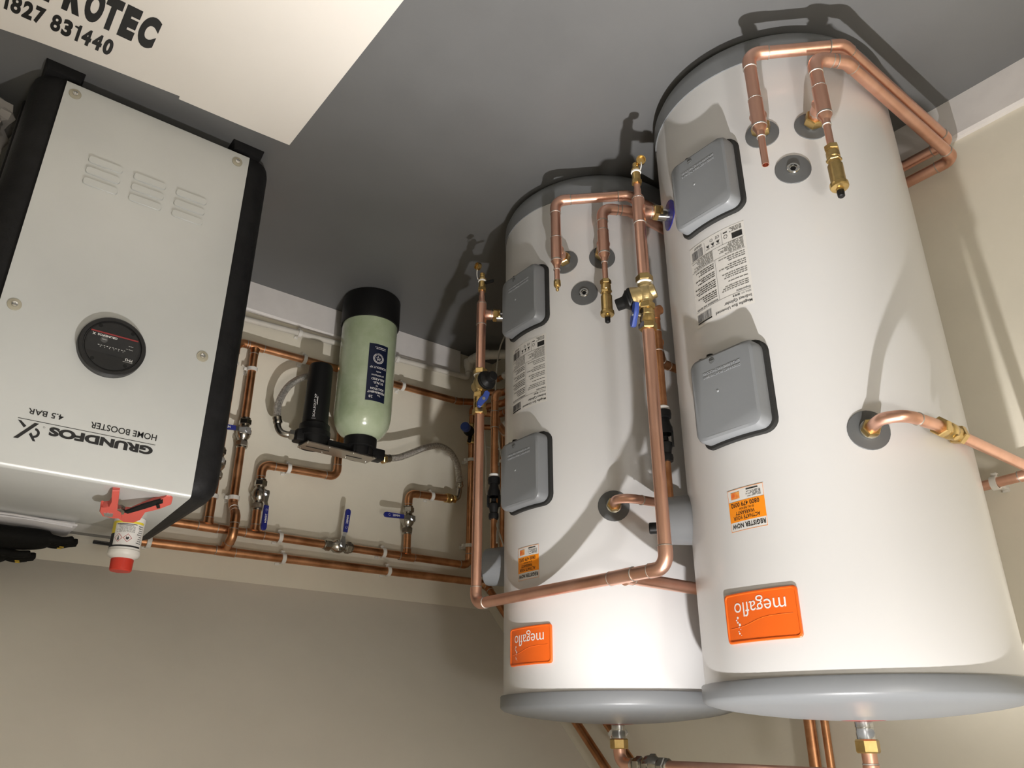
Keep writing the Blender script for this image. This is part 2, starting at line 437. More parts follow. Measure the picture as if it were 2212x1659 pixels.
bm = bmesh.new(); prism(bm, [(y, z) for y, z in prof], (XR, 0, 0), (0, 1, 0), (0, 0, 1), T); struct('wall_right', bm, M_WALL)
rb('wall_front', (XL, YF-T, 0), (XR, YF, CEIL), M_WALL)
bm = bmesh.new()
prism(bm, [(YB+T, ZK), (YB, ZK), (YC, CEIL), (YF-T, CEIL), (YF-T, CEIL+T), (YC+0.06, CEIL+T), (YB+T, ZK+0.1)], (XL-T, 0, 0), (0, 1, 0), (0, 0, 1), XR-XL+2*T)
struct('ceiling', bm, M_CEIL)
def skirt(name, a, b, n):
    bm = bmesh.new(); a = Vector(a); b = Vector(b); d = (b-a).normalized()
    prism(bm, [(0, 0), (0.018, 0), (0.018, 0.110), (0.013, 0.117), (0, 0.117)], a, n, (0, 0, 1), -(b-a).length if Vector(n).cross(Vector((0, 0, 1))).dot(d) < 0 else (b-a).length)
    struct(name, bm, M_SKIRT)
skirt('baseboard_back', (-1.727, YB, 0), (XR, YB, 0), (0, -1, 0))
skirt('baseboard_left', (XL, YF, 0), (XL, 1.75, 0), (1, 0, 0))
for i, ((lx, ly), pw) in enumerate(LIGHTS):
    t = thing('downlight', ('round recessed downlight in the ceiling above the white cylinders', 'round recessed downlight in the ceiling behind the viewer')[i], 'light', (lx, ly, CEIL))
    part('trim_ring', lambda bm: lathe(bm, [(0.030, 0), (0.030, -0.006), (0.034, -0.008), (0.043, -0.005), (0.045, 0)], (lx, ly, CEIL), (0, 0, 1), 28), M_WPL, t)
    part('lens', lambda bm: lathe(bm, [(0.0, -0.003), (0.029, -0.003), (0.029, 0.0)], (lx, ly, CEIL), (0, 0, 1), 24), M_EMIT, t)

t = thing('fill_lamp', 'added round fill lamp, unseen on the flat ceiling behind the viewer', 'light', (FILL_XY[0], FILL_XY[1], CEIL))  # invented fitting around the added fill light, out of view
part('rim', lambda bm: lathe(bm, [(0.150, 0.0), (0.150, -0.030), (0.140, -0.034), (0.140, 0.0)], (FILL_XY[0], FILL_XY[1], CEIL), Z0, 36), M_WPL, t)
part('diffuser', lambda bm: lathe(bm, [(0.139, -0.030), (0.135, -0.045), (0.11, -0.060), (0.06, -0.068), (0, -0.070)], (FILL_XY[0], FILL_XY[1], CEIL), Z0, 36), M_EMIT, t)

# ------------------------------------------------------------------ the two hot water cylinders
C1 = (-1.5417, 1.5420); C2 = (-1.5414, 0.8812)
RJ = 0.29
def data_print(bm, dark):
    """data label: x right, y up, 0.150 x 0.200; dark=True is the bold print, else the small print"""
    mp = cyl_map((0, 0), RJ+0.0011, 0.0, 0.526); rnd = random.Random(3 if dark else 4)
    X = -0.0735
    if dark:
        text(bm, 'Megaflo Eco Unvented', X+0.002, 0.188, 0.088, 0.0082, mp, 0.012)
        text(bm, 'Indirect Cylinder', X+0.002, 0.176, 0.064, 0.0090, mp, 0.012)
        text(bm, 'Important', X+0.002, 0.1570, 0.032, 0.0062, mp, 0.012)
        text(bm, 'Installation and service', X+0.080, 0.1590, 0.063, 0.0052, mp, 0.012)
        barcode(bm, X+0.101, 0.172, 0.044, 0.018, mp, rnd); rect(bm, X+0.101, 0.1915, 0.044, 0.0035, mp, 4)
        barcode(bm, X+0.107, 0.012, 0.036, 0.022, mp, rnd)
        rect(bm, X+0.002, 0.1645, 0.145, 0.0006, mp, 8); rect(bm, X+0.076, 0.066, 0.0006, 0.098, mp)
        rect(bm, X+0.002, 0.064, 0.145, 0.0006, mp, 8); rect(bm, X+0.002, 0.036, 0.145, 0.0006, mp, 8); rect(bm, X+0.052, 0.006, 0.0006, 0.03, mp); rect(bm, X+0.100, 0.006, 0.0006, 0.03, mp)
        rect(bm, X+0.004, 0.018, 0.024, 0.014, mp, 3)
        rect(bm, X+0.038, 0.008, 0.010, 0.0025, mp); ringp(bm, X+0.043, 0.020, 0.0042, 0.0052, mp, 6)
        for k in range(3):
            xx = X+0.058+0.014*k; rect(bm, xx, 0.019, 0.010, 0.0010, mp); rect(bm, xx, 0.028, 0.010, 0.0010, mp); poly(bm, [(xx+0.001, 0.0205), (xx+0.009, 0.0205), (xx+0.004, 0.0268)], mp)
        text(bm, 'CE', X+0.058, 0.007, 0.011, 0.0065, mp, 0.0); ringp(bm, X+0.080, 0.0105, 0.003, 0.0038, mp, 14)
        [lines(bm, X+0.081, y_, 0.062, h_, n_, mp, rnd, 0.36) for y_, h_, n_ in ((0.136, 0.020, 4), (0.110, 0.021, 4), (0.090, 0.015, 3), (0.070, 0.015, 3))]
    else:
        text(bm, 'SERIAL NO:', X+0.002, 0.1685, 0.022, 0.0042, mp); lines(bm, X+0.027, 0.1685, 0.030, 0.0042, 1, mp, rnd, 0.9)
        [lines(bm, X+0.004, y_, 0.066, h_, n_, mp, rnd, 0.36) for y_, h_, n_ in ((0.140, 0.014, 3), (0.130, 0.005, 1), (0.110, 0.015, 3), (0.090, 0.015, 3), (0.070, 0.015, 3))]
        lines(bm, X+0.004, 0.038, 0.062, 0.026, 8, mp, rnd, 0.40); lines(bm, X+0.080, 0.038, 0.066, 0.026, 8, mp, rnd, 0.40)
        lines(bm, X+0.004, 0.003, 0.030, 0.012, 4, mp, rnd, 0.45); lines(bm, X+0.108, 0.004, 0.034, 0.006, 2, mp, rnd, 0.5)
def dense_loop(pts, step=0.012):
    out = []
    for i, p in enumerate(pts):
        q = pts[(i+1) % len(pts)]; n = max(1, int(math.hypot(q[0]-p[0], q[1]-p[1])/step))
        out += [(p[0]+(q[0]-p[0])*k/n, p[1]+(q[1]-p[1])*k/n) for k in range(n)]
    return out
def bm_cover(bm, zc, hw, hh, x_front):
    base = dense_loop(rrect(2*hw, 2*hh, 0.020, 5))
    def loop(f, g, fx): return [bm.verts.new(Vector((fx(y*f), y*f, zc+z*g))) for y, z in base]
    L = [loop(1, 1, lambda y: math.sqrt(RJ**2-y*y)-0.003), loop(1, 1, lambda y: x_front-0.010),
         loop(1-0.003/hw, 1-0.003/hh, lambda y: x_front-0.003), loop(1-0.008/hw, 1-0.008/hh, lambda y: x_front)]
    n = len(base)
    for a, b in zip(L, L[1:]):
        for k in range(n): bm.faces.new((a[k], a[(k+1) % n], b[(k+1) % n], b[k]))
    bm.faces.new(L[-1])
def bm_gasket(bm, zc, hw, hh, grow):
    base = dense_loop(rrect(2*(hw+grow), 2*(hh+grow), 0.020+grow, 5)); n = len(base)
    def loop(f, off): return [bm.verts.new(Vector((math.sqrt(RJ**2-(y*f)**2)+off, y*f, zc+z*f))) for y, z in base]
    L = [loop(1, -0.002), loop(1, 0.0065), loop(0.985, 0.0085), loop(0.80, 0.0085), loop(0.80, -0.002)]
    for a, b in zip(L, L[1:]+L[:1]):
        for k in range(n): bm.faces.new((a[k], a[(k+1) % n], b[(k+1) % n], b[k]))
XF = 0.321
def make_cylinder(c, label):
    """a white water cylinder with its fittings; angle 0 faces +X"""
    t = thing('hot_water_cylinder', label, 'water cylinder', (0, 0, 0), 'hot water cylinders')
    part('jacket', lambda bm: lathe(bm, [(RJ-0.004, 0.080), (RJ, 0.084), (RJ, 1.455)], (0, 0, 0), seg=96), M_JACKET, t)
    part('base_ring', lambda bm: lathe(bm, [(0.0, 0.0), (0.235, 0.0), (0.249, 0.001), (0.268, 0.010), (0.283, 0.026), (0.2915, 0.045), (0.2925, 0.060), (0.2925, 0.096), (RJ-0.001, 0.0965)], (0, 0, 0), seg=96), M_GREYP, t)
    part('top_cap', lambda bm: lathe(bm, [(RJ-0.001, 1.4495), (0.296, 1.4495), (0.2975, 1.452), (0.2975, 1.476), (0.296, 1.480), (0.288, 1.486), (0.265, 1.4925), (0.235, 1.498), (0.19, 1.504), (0.13, 1.510), (0.06, 1.514), (0, 1.515)], (0, 0, 0), seg=96), M_GREYP, t)
    part('outlet_washer', lambda bm: lathe(bm, [(0.0, 1.511), (0.040, 1.5125), (0.040, 1.5145), (0.0, 1.5160)], (0, 0, 0), seg=32), M_REDRUB, t)
    part('outlet_stub', lambda bm: lathe(bm, [(0.017, 1.516), (0.0175, 1.526), (0.0165, 1.5265), (0.0165, 1.534), (0.0172, 1.535), (0.0172, 1.552)], (0, 0, 0), seg=24), M_CHROME, t)
    # heater covers
    for zc in (0.398, 0.912):
        g = part('heater_cover', lambda bm: bm_cover(bm, zc, 0.080, 0.092, XF), M_GREYP, t, smooth=30)
        part('gasket', lambda bm: bm_gasket(bm, zc, 0.080, 0.092, 0.0075), M_GASK, g, smooth=30)
        part('screw', lambda bm: (lathe(bm, [(0.0065, 0), (0.0065, 0.0015), (0.0055, 0.0018), (0.0, 0.0018)], (XF-0.0005, 0.018, zc-0.074), (1, 0, 0), 18), box(bm, (XF+0.0016, 0.018, zc-0.074), (0.0012, 0.0105, 0.0016))), M_DGREYP, g)
        part('dimple', lambda bm: lathe(bm, [(0.003, 0), (0.002, 0.001), (0.0, 0.001)], (XF, 0.012, zc-0.005), (1, 0, 0), 10), M_EMB, g)
        def emb(bm):
            mp = plane_map((XF+0.0003, -0.048, zc), (0, 1, 0), (0, 0, 1))
            text(bm, 'DISCONNECT FROM THE MAINS', 0.0, -0.0445, 0.092, 0.0048, mp); text(bm, 'BEFORE REMOVING THIS COVER', 0.0, -0.0535, 0.092, 0.0048, mp)
            r = bmesh.ops.extrude_face_region(bm, geom=bm.faces[:]); bmesh.ops.translate(bm, verts=[v for v in r['geom'] if isinstance(v, bmesh.types.BMVert)], vec=(0.0007, 0, 0))
        part('moulded_lettering', emb, M_EMB, g, smooth=0)
        for k, yy in enumerate((0.034, 0.060)):
            def gland(bm):
                lathe(bm, [(0.010, 0.004), (0.010, -0.003), (0.008, -0.004), (0.008, -0.008), (0.0, -0.008)], (0.303-0.006*k, yy, zc-0.0905), (0, 0, 1), 14)
            part('cable_gland', gland, M_BLACK if k == 0 else M_DGREYP, g)
    # labels
    lb = part('data_label', lambda bm: rect(bm, -0.0755, -0.002, 0.151, 0.204, cyl_map((0, 0), RJ+0.0005, 0, 0.526), 16), M_LABEL, t)
    part('bold_print', lambda bm: data_print(bm, True), M_INK, lb, smooth=0)
    part('small_print', lambda bm: data_print(bm, False), M_INKG, lb, smooth=0)['kind'] = 'stuff'
    wl = part('warranty_label', lambda bm: rect(bm, -0.0415, 0.0, 0.083, 0.0825, cyl_map((0, 0), RJ+0.0005, 0.0, 1.1045), 10), M_LABEL, t, label='white and orange warranty sticker')
    def edge(bm):
        mp = cyl_map((0, 0), RJ+0.0009, 0.0, 1.1045)
        rect(bm, -0.0405, 0.0245, 0.081, 0.0395, mp, 10)
        for y in (0.0006, 0.0812): rect(bm, -0.0408, y, 0.0816, 0.0007, mp, 10)
        for x in (-0.0408, 0.0402): rect(bm, x, 0.0006, 0.0007, 0.081, mp)
    part('orange_panel', edge, M_ORANGE2, wl)
    def wp(bm):
        mp = cyl_map((0, 0), RJ+0.0013, 0.0, 1.1045)
        text(bm, 'REGISTER NOW', -0.038, 0.0680, 0.075, 0.0090, mp, 0.02)
        text(bm, 'ACTIVATE YOUR', -0.029, 0.0535, 0.061, 0.0072, mp, 0.012); text(bm, 'WARRANTY', -0.018, 0.0445, 0.044, 0.0072, mp, 0.012)
        text(bm, 'CALL FREE NOW', -0.012, 0.0385, 0.028, 0.0036, mp, 0.01); ringp(bm, -0.0155, 0.0403, 0.0012, 0.0019, mp, 10)
        text(bm, '0800 479 0092', -0.030, 0.0272, 0.065, 0.0088, mp, 0.012)
        rnd = random.Random(5); lines(bm, -0.035, 0.010, 0.034, 0.012, 5, mp, rnd, 0.35); rect(bm, -0.030, 0.0045, 0.026, 0.0022, mp, 3)
    part('lettering', wp, M_INK, wl, smooth=0)
    part('printed_logo', lambda bm: rect(bm, 0.012, 0.006, 0.021, 0.0135, cyl_map((0, 0), RJ+0.0010, 0, 1.1045), 3), M_GOLD, wl)
    # name plate
    def plate(bm):
        pts = rrect(0.156, 0.0885, 0.007, 4)
        def lp(f, r): return [bm.verts.new(cyl_map((0, 0), RJ, 0.0, 1.3435)(x*f[0], y*f[1])*1.0 + Vector((math.cos(x*f[0]/RJ)*r, math.sin(x*f[0]/RJ)*r, 0))) for x, y in dense]
        dense = []
        for i, a in enumerate(pts):
            b = pts[(i+1) % len(pts)]; n = max(1, int(math.hypot(b[0]-a[0], b[1]-a[1])/0.012))
            for k in range(n): dense.append((a[0]+(b[0]-a[0])*k/n, a[1]+(b[1]-a[1])*k/n))
        L = [lp((1, 1), -0.002), lp((1, 1), 0.0042), lp((0.985, 0.97), 0.0055), lp((0.955, 0.92), 0.0055), lp((0.94, 0.895), 0.0038)]
        n = len(dense)
        for a, b in zip(L, L[1:]):
            for k in range(n): bm.faces.new((a[k], a[(k+1) % n], b[(k+1) % n], b[k]))
        # curved face
        cols = 12; g = []
        w, h = 0.156*0.94/2, 0.0885*0.895/2
        rect(bm, -w, -h, 2*w, 2*h, lambda x, y: Vector(((RJ+0.0038)*math.cos(x/RJ), (RJ+0.0038)*math.sin(x/RJ), 1.3435+y)), cols)
    np_ = part('name_plate', plate, M_ORANGE, t, smooth=40, label='orange plastic name plate with white lettering')
    mpn = lambda x, y: Vector(((RJ+0.0044)*math.cos(x/RJ), (RJ+0.0044)*math.sin(x/RJ), 1.3435+y))
    part('lettering', lambda bm: text(bm, 'megaflo', -0.056, -0.0345, 0.109, 0.034, mpn, -0.002, 5), M_LETTERW, np_, smooth=0)
    def bub(bm):
        for x, y, r in ((0.047, 0.000, 0.0024), (0.0505, 0.004, 0.0016), (0.048, 0.008, 0.0020), (0.0435, 0.0125, 0.0026), (0.046, 0.017, 0.0012), (0.0425, 0.0205, 0.0010), (0.0475, 0.024, 0.0013), (0.046, 0.0275, 0.0019), (0.042, 0.031, 0.0009)):
            disc(bm, x, y, r, mpn, 12)
    part('bubbles', bub, M_LETTERW, np_, smooth=0)
    def wave(bm):
        pts = [(-0.066+0.132*k/20, 0.002+0.016*(1/(1+math.exp(-(k-12)*0.5)))) for k in range(21)]
        tube(bm, [Vector(((RJ+0.0036)*math.cos(x/RJ), (RJ+0.0036)*math.sin(x/RJ), 1.3435+y)) for x, y in pts], 0.0009, 6)
    part('wave_line', wave, M_ORANGE, np_)
    # tapping discs
    def boss(name, ang, z, r, material):
        a = R(ang); d = Vector((math.cos(a), math.sin(a), 0))
        def f(bm):
            n = 28; rows = []
            for rr, off in ((r, -0.002), (r, 0.0016), (r*0.985, 0.0022), (r*0.42, 0.0030)):
                row = []
                for k in range(n):
                    s = rr*math.cos(2*PI*k/n); zz = rr*math.sin(2*PI*k/n)
                    row.append(bm.verts.new(Vector(((RJ+off)*math.cos(a+s/RJ), (RJ+off)*math.sin(a+s/RJ), z+zz))))
                rows.append(row)
            for p, q in zip(rows, rows[1:]):
                for k in range(n): bm.faces.new((p[k], p[(k+1) % n], q[(k+1) % n], q[k]))
            bm.faces.new(rows[-1])
        b = part(name, f, material, t)
        return b, d, Vector((d.x*RJ, d.y*RJ, z))
    for ang, z in ((-28, 0.316), (-48.7, 0.316)):
        b, d, p = boss('tapping_disc', ang, z, 0.0365, M_DGREYP)
        part('stub', lambda bm: lathe(bm, [(0.0155, 0.0), (0.0155, 0.009), (0.0145, 0.010), (0.0145, 0.014)], p, d, 20), M_CHROME, b)
    b, d, p = boss('tapping_disc', -38, 0.427, 0.0375, M_DGREYP)
    part('plug', lambda bm: lathe(bm, [(0.0135, 0.002), (0.0135, 0.0060), (0.0118, 0.0075), (0.0085, 0.0075), (0.0075, 0.0035), (0.0065, 0.0035), (0.0, 0.0035)], p, d, 22), M_CHROME, b)
    part('plug_socket', lambda bm: lathe(bm, [(0.0062, 0.0030), (0.0062, 0.0040), (0.0, 0.0040)], p, d, 6), M_BLACK, b)
    b, d, p = boss('tapping_disc', -48, 1.03, 0.0385, M_DGREYP)
    b, d, p = boss('cold_inlet_disc', 31, 0.367, 0.038, M_BLUE)
    b['label'] = 'blue plastic disc round the cold inlet'
    part('stub', lambda bm: lathe(bm, [(0.0155, 0.0), (0.0155, 0.030)], p, d, 20), M_CHROME, b)
    # thermostat housing on the flank
    a = R(50); d = Vector((math.cos(a), math.sin(a), 0)); sd = Vector((-d.y, d.x, 0)); o = d*0.262+Vector((0, 0, 1.108))
    h = part('thermostat_housing', lambda bm: lathe(bm, [(0.060, 0.0), (0.060, 0.020), (0.057, 0.022), (0.055, 0.026), (0.051, 0.082), (0.048, 0.088), (0.0, 0.092)], o, d, 36), M_GREYP, t)
    part('knob', lambda bm: cyl(bm, o+d*0.088+sd*0.012+Vector((0, 0, 0.012)), o+d*0.118+sd*0.012+Vector((0, 0, 0.012)), 0.013, 16, bev=0.002), M_BLACK, h)
    t.location = (c[0], c[1], 0)
    return t
def copy_tree(o, parent=None):
    n = o.copy(); COL.objects.link(n); n.parent = parent
    for ch in o.children: copy_tree(ch, n)
    return n
cyl_b = make_cylinder(C2, 'white hot water cylinder with an open copper stub, standing further from the back wall')
cyl_a = copy_tree(cyl_b); cyl_a.location = (C1[0], C1[1], 0)
cyl_a['label'] = 'white hot water cylinder with a brass capped copper stub, standing nearer the back wall'

# ------------------------------------------------------------------ pipework on each cylinder
def pol(c, ang, r, z):
    a = R(ang); return Vector((c[0]+r*math.cos(a), c[1]+r*math.sin(a), z))
Z = Vector((0, 0, 1))
def coil_pipe(c, ang, rr, zlow, zwall, ytail, label, top):
    """heating pipe: union at the tapping, tee, drop to the floor, round the cylinder to the wall"""
    d = pol((0, 0), ang, 1, 0); P = pol(c, ang, rr, 0.316)
    t = thing('coil_pipe', label, 'pipe', pol(c, ang, rr, zlow))
    part('union_nut', lambda bm: hexnut(bm, pol(c, ang, 0.301, 0.316), pol(c, ang, 0.323, 0.316), 0.0215), M_BRASS, t, smooth=20)
    straight(t, pol(c, ang, 0.32, 0.316), P, 0.014, M_CU)
    tee(t, P, Z, -d, 0.014, M_CU, 0.036, 0.034)
    run(t, [P, Vector((P.x, P.y, zlow)), Vector((c[0]+0.1735, c[1]-0.3145, zlow)), Vector((c[0]-0.319, c[1]-0.3145, zwall)), Vector((c[0]-0.319, c[1]+ytail, zwall))], 0.014, M_CU)
    # reducer and vertical stub
    z0 = 0.352
    part('reducer', lambda bm: lathe(bm, [(0.0153, 0), (0.0153, 0.004), (0.0095, 0.016), (0.0088, 0.018), (0.0088, 0.030)], (P.x, P.y, z0), Z, 18), M_CU, t)
    solder(t, (P.x, P.y, z0+0.002), Z, 0.0152); solder(t, (P.x, P.y, z0+0.030), Z, 0.0086)
    if top == 'open':
        def hollow(bm): lathe(bm, [(0.0075, z0+0.02), (0.0075, 0.456), (0.0064, 0.456), (0.0064, 0.43), (0, 0.43)], (P.x, P.y, 0), Z, 18)
        part('pipe', hollow, M_CU, t)
    elif top == 'cap':
        straight(t, (P.x, P.y, z0+0.02), (P.x, P.y, 0.425), 0.0075, M_CU); solder(t, (P.x, P.y, 0.417), Z, 0.0078)
        part('end_cap', lambda bm: lathe(bm, [(0.0085, 0.417), (0.0098, 0.419), (0.0098, 0.432), (0.0075, 0.436), (0.0045, 0.437), (0.0045, 0.447), (0.003, 0.449), (0, 0.449)], (P.x, P.y, 0), Z, 18), M_BRASS, t)
    else:
        straight(t, (P.x, P.y, z0+0.02), (P.x, P.y, 0.450), 0.0075, M_CU)
    return P
def air_vent(P, label):
    t = thing('air_vent', label, 'air vent', (P.x, P.y, 0.44), 'automatic air vents')
    nut(t, (P.x, P.y, 0.437), (P.x, P.y, 0.450), 0.0148, M_BRASS, 0.2, 'compression_nut')
    part('adaptor', lambda bm: lathe(bm, [(0.0115, 0.450), (0.0115, 0.453), (0.0135, 0.455), (0.0135, 0.468), (0.0115, 0.470)], (P.x, P.y, 0), Z, 20), M_BRASS, t)
    nut(t, (P.x, P.y, 0.470), (P.x, P.y, 0.477), 0.0155, M_BRASS, 0.5, 'hexagon')
    part('body', lambda bm: lathe(bm, [(0.012, 0.477), (0.012, 0.484), (0.0150, 0.487), (0.0150, 0.530), (0.0182, 0.533), (0.0185, 0.540), (0.017, 0.543), (0.008, 0.545), (0.0075, 0.550), (0, 0.550)], (P.x, P.y, 0), Z, 24), M_BRASS, t)
    part('cap', lambda bm: lathe(bm, [(0.0065, 0.549), (0.0075, 0.552), (0.0070, 0.563), (0.005, 0.565), (0, 0.565)], (P.x, P.y, 0), Z, 12), M_BLACK, t)
coil_pipe(C2, -28, 0.362, 0.145, 0.149, 0.05, 'pink copper pipe with an open upright stub, looping low round a white cylinder', 'open')
P = coil_pipe(C2, -48.7, 0.367, 0.195, 0.203, 0.03, 'pink copper pipe below the brass air vent of the cylinder with the open stub', 'vent')
air_vent(P, 'brass automatic air vent beside the open copper stub')
coil_pipe(C1, -28, 0.362, 0.152, 0.152, 0.05, 'copper pipe with a brass capped stub, looping low round the rear cylinder', 'cap')
P = coil_pipe(C1, -48.7, 0.367, 0.205, 0.205, 0.03, 'copper pipe below the brass air vent beside the capped stub', 'vent')
air_vent(P, 'brass automatic air vent beside the brass capped copper stub')

def balanced_pipe(c, label, vlabel, clab):
    t = thing('cylinder_side_pipe', label, 'pipe', pol(c, -48, 0.30, 1.03))
    d = pol((0, 0), -48, 1, 0)
    part('spigot_ring', lambda bm: lathe(bm, [(0.0185, 0), (0.0185, 0.004), (0.015, 0.005)], pol(c, -48, 0.2925, 1.03), d, 20), M_CHROME, t)
    nut(t, pol(c, -48, 0.296, 1.03), pol(c, -48, 0.310, 1.03), 0.0175, M_BRASS, 0.1, 'union_nut')
    q = Vector((c[0], c[1], 0)); P0 = pol(c, -48, 0.345, 1.03)
    E1 = P0; E2 = q+Vector((0.222, -0.296, 1.034))
    path = spline([pol(c, -48, 0.305, 1.03), pol(c, -48, 0.332, 1.03), pol(c, -49, 0.352, 1.031), q+Vector((0.224, -0.290, 1.033)), q+Vector((0.202, -0.302, 1.034)), q+Vector((0.165, -0.305, 1.033)), q+Vector((0.125, -0.305, 1.030))], 6)
    part('bent_pipe', lambda bm: tube(bm, path, 0.011, 16), M_CU, t)
    solder(t, q+Vector((0.190, -0.3035, 1.034)), (1, 0.05, 0), 0.0112)
    run(t, [q+Vector((0.13, -0.305, 1.030)), q+Vector((-0.319, -0.305, 1.030)), q+Vector((-0.319, -0.05, 1.040))], 0.0110, M_CU)
    v = thing('isolating_valve', vlabel, 'valve', q+Vector((0.075, -0.305, 1.030)), 'brass isolating valves'); p = q+Vector((0.075, -0.305, 1.030)); X = Vector((1, 0, 0))
    part('body', lambda bm: lathe(bm, [(0.0125, -0.028), (0.015, -0.026), (0.0135, -0.012), (0.016, -0.008), (0.016, 0.008), (0.0135, 0.012), (0.015, 0.026), (0.0125, 0.028)], p, X, 20), M_BRASS, v)
    for s in (-1, 1): nut(v, p+X*(s*0.024), p+X*(s*0.042), 0.0185, M_BRASS, 0.3, 'compression_nut')
    part('slot_screw', lambda bm: lathe(bm, [(0.006, 0.012), (0.006, 0.019), (0, 0.019)], p, (0, -0.5, 0.85), 12), M_BRASS, v)
    if clab: clip(q+Vector((-0.319, -0.217, 1.034)), (0, 1, 0), (1, 0, 0), 0.011, clab, 0.0545)
balanced_pipe(C2, 'bent copper pipe leaving the grey disc high on the front cylinder for the side wall', 'brass isolating valve on the pipe running to the side wall', 'white round pipe clip on the side wall by the isolating valve pipe')
balanced_pipe(C1, 'bent copper pipe leaving the grey disc high on the rear cylinder', 'brass isolating valve on the bent pipe between the two cylinders', None)

# cold feed: two drops and the bar that joins them
ZB = 1.233
def cold(c, ang=31, rr=0.366): return pol(c, ang, rr, 0)
D2 = cold(C2); D1 = cold(C1)
t = thing('cold_feed_pipe', 'pink copper pipe bridging the front of both white cylinders with two long drops', 'pipe', (D1.x, D1.y, 0.3))
def zz(d, z): return Vector((d.x, d.y, z))
run(t, [zz(D2, 0.690), zz(D2, ZB), zz(D1, ZB-0.006), zz(D1, 0.685)], 0.014, M_CU)
tc = Vector((D2.x, 1.195, ZB-0.001))
tee(t, tc, (0, 1, 0), (-1, 0, 0), 0.014, M_CU, 0.034, 0.032)
straight(t, tc-Vector((0.02, 0, 0)), (-1.86, 1.195, ZB), 0.014, M_CU)
for D, c, w in ((D2, C2, 'the blue disc of the front cylinder'), (D1, C1, 'the blue disc of the rear cylinder')):
    d = pol((0, 0), 31, 1, 0); P = zz(D, 0.362)
    t = thing('cold_inlet_pipe', 'short upright copper pipe teed into '+w, 'pipe', zz(D, 0.29))
    part('union_nut', lambda bm: hexnut(bm, pol(c, 31, 0.315, 0.362), pol(c, 31, 0.331, 0.362), 0.0205), M_BRASS, t, smooth=20)
    part('olive_collar', lambda bm: lathe(bm, [(0.0185, 0), (0.0185, 0.005), (0.0155, 0.006)], pol(c, 31, 0.310, 0.362), d, 20), M_BRASS, t)
    straight(t, pol(c, 31, 0.325, 0.362), P, 0.014, M_CU)
    tee(t, P, Z, -d, 0.014, M_CU, 0.036, 0.030)
    straight(t, zz(D, 0.362), zz(D, 0.556), 0.014, M_CU)
    part('reducer', lambda bm: lathe(bm, [(0.0150, 0.330), (0.0150, 0.322), (0.0092, 0.312), (0.0088, 0.30), (0.0088, 0.296)], zz(D, 0), Z, 18), M_CU, t)
    straight(t, zz(D, 0.270), zz(D, 0.315), 0.0078, M_CU)
    # drain cock
    back = D is D2
    v = thing('drain_cock', 'brass hose tail drain cock hanging below '+w, 'valve', zz(D, 0.235))
    nut(v, zz(D, 0.280), zz(D, 0.268), 0.0135, M_BRASS, 0.4, 'compression_nut')
    part('body', lambda bm: lathe(bm, [(0.0095, 0.270), (0.0105, 0.265), (0.0105, 0.244), (0.0125, 0.241), (0.0125, 0.236), (0.0095, 0.234)], zz(D, 0), Z, 18), M_BRASS, v)
    part('hose_tail', lambda bm: lathe(bm, [(0.0085, 0.236), (0.0085, 0.231), (0.0075, 0.229), (0.0085, 0.226), (0.0075, 0.223), (0.0085, 0.220), (0.0072, 0.216), (0.0055, 0.216), (0.0055, 0.225), (0, 0.225)], zz(D, 0), Z, 18), M_BRASS, v)
    part('tape', lambda bm: lathe(bm, [(0.0100, 0.2405), (0.0128, 0.2415), (0.0128, 0.2455), (0.0100, 0.2465)], zz(D, 0), Z, 18), M_PTFE, v)
    # plastic lever and tethered cap
    hl = (-C_R*0.72-C_F*0.4) if not back else (-C_F*0.2+C_R*0.9)
    hl = Vector((hl.x, hl.y, 0)).normalized()
    if not back:
        part('lever', lambda bm: box(bm, zz(D, 0.252)+hl*0.026, (0.030, 0.007, 0.010), axes(hl, Z.cross(hl), Z), 0.002), M_BLACK, v)
        cp = zz(D, 0.190)+C_R*0.012-C_F*0.002; cax = (C_R*0.75+_fw*-0.6)
        cd_ = [zz(D, 0.242)+C_R*0.010, zz(D, 0.228)+C_R*0.016, zz(D, 0.208)+C_R*0.017, zz(D, 0.192)+C_R*0.016]
    else:
        cp = zz(D, 0.214)-C_R*0.012-_fw*0.010; cax = -_fw*0.9+Z*0.35
        cd_ = [zz(D, 0.242)-C_R*0.010-_fw*0.01, zz(D, 0.232)-C_R*0.012-_fw*0.015, zz(D, 0.222)-C_R*0.012-_fw*0.014]
    part('hose_cap', lambda bm: lathe(bm, [(0.0, 0.002), (0.009, 0.002), (0.0095, 0.009), (0.0120, 0.009), (0.0120, -0.003), (0.010, -0.005), (0, -0.005)], cp, cax, 22), M_BRASS, v)
    part('tether', lambda bm: tube(bm, spline(cd_, 6), 0.0013, 8), M_PTFE, v)

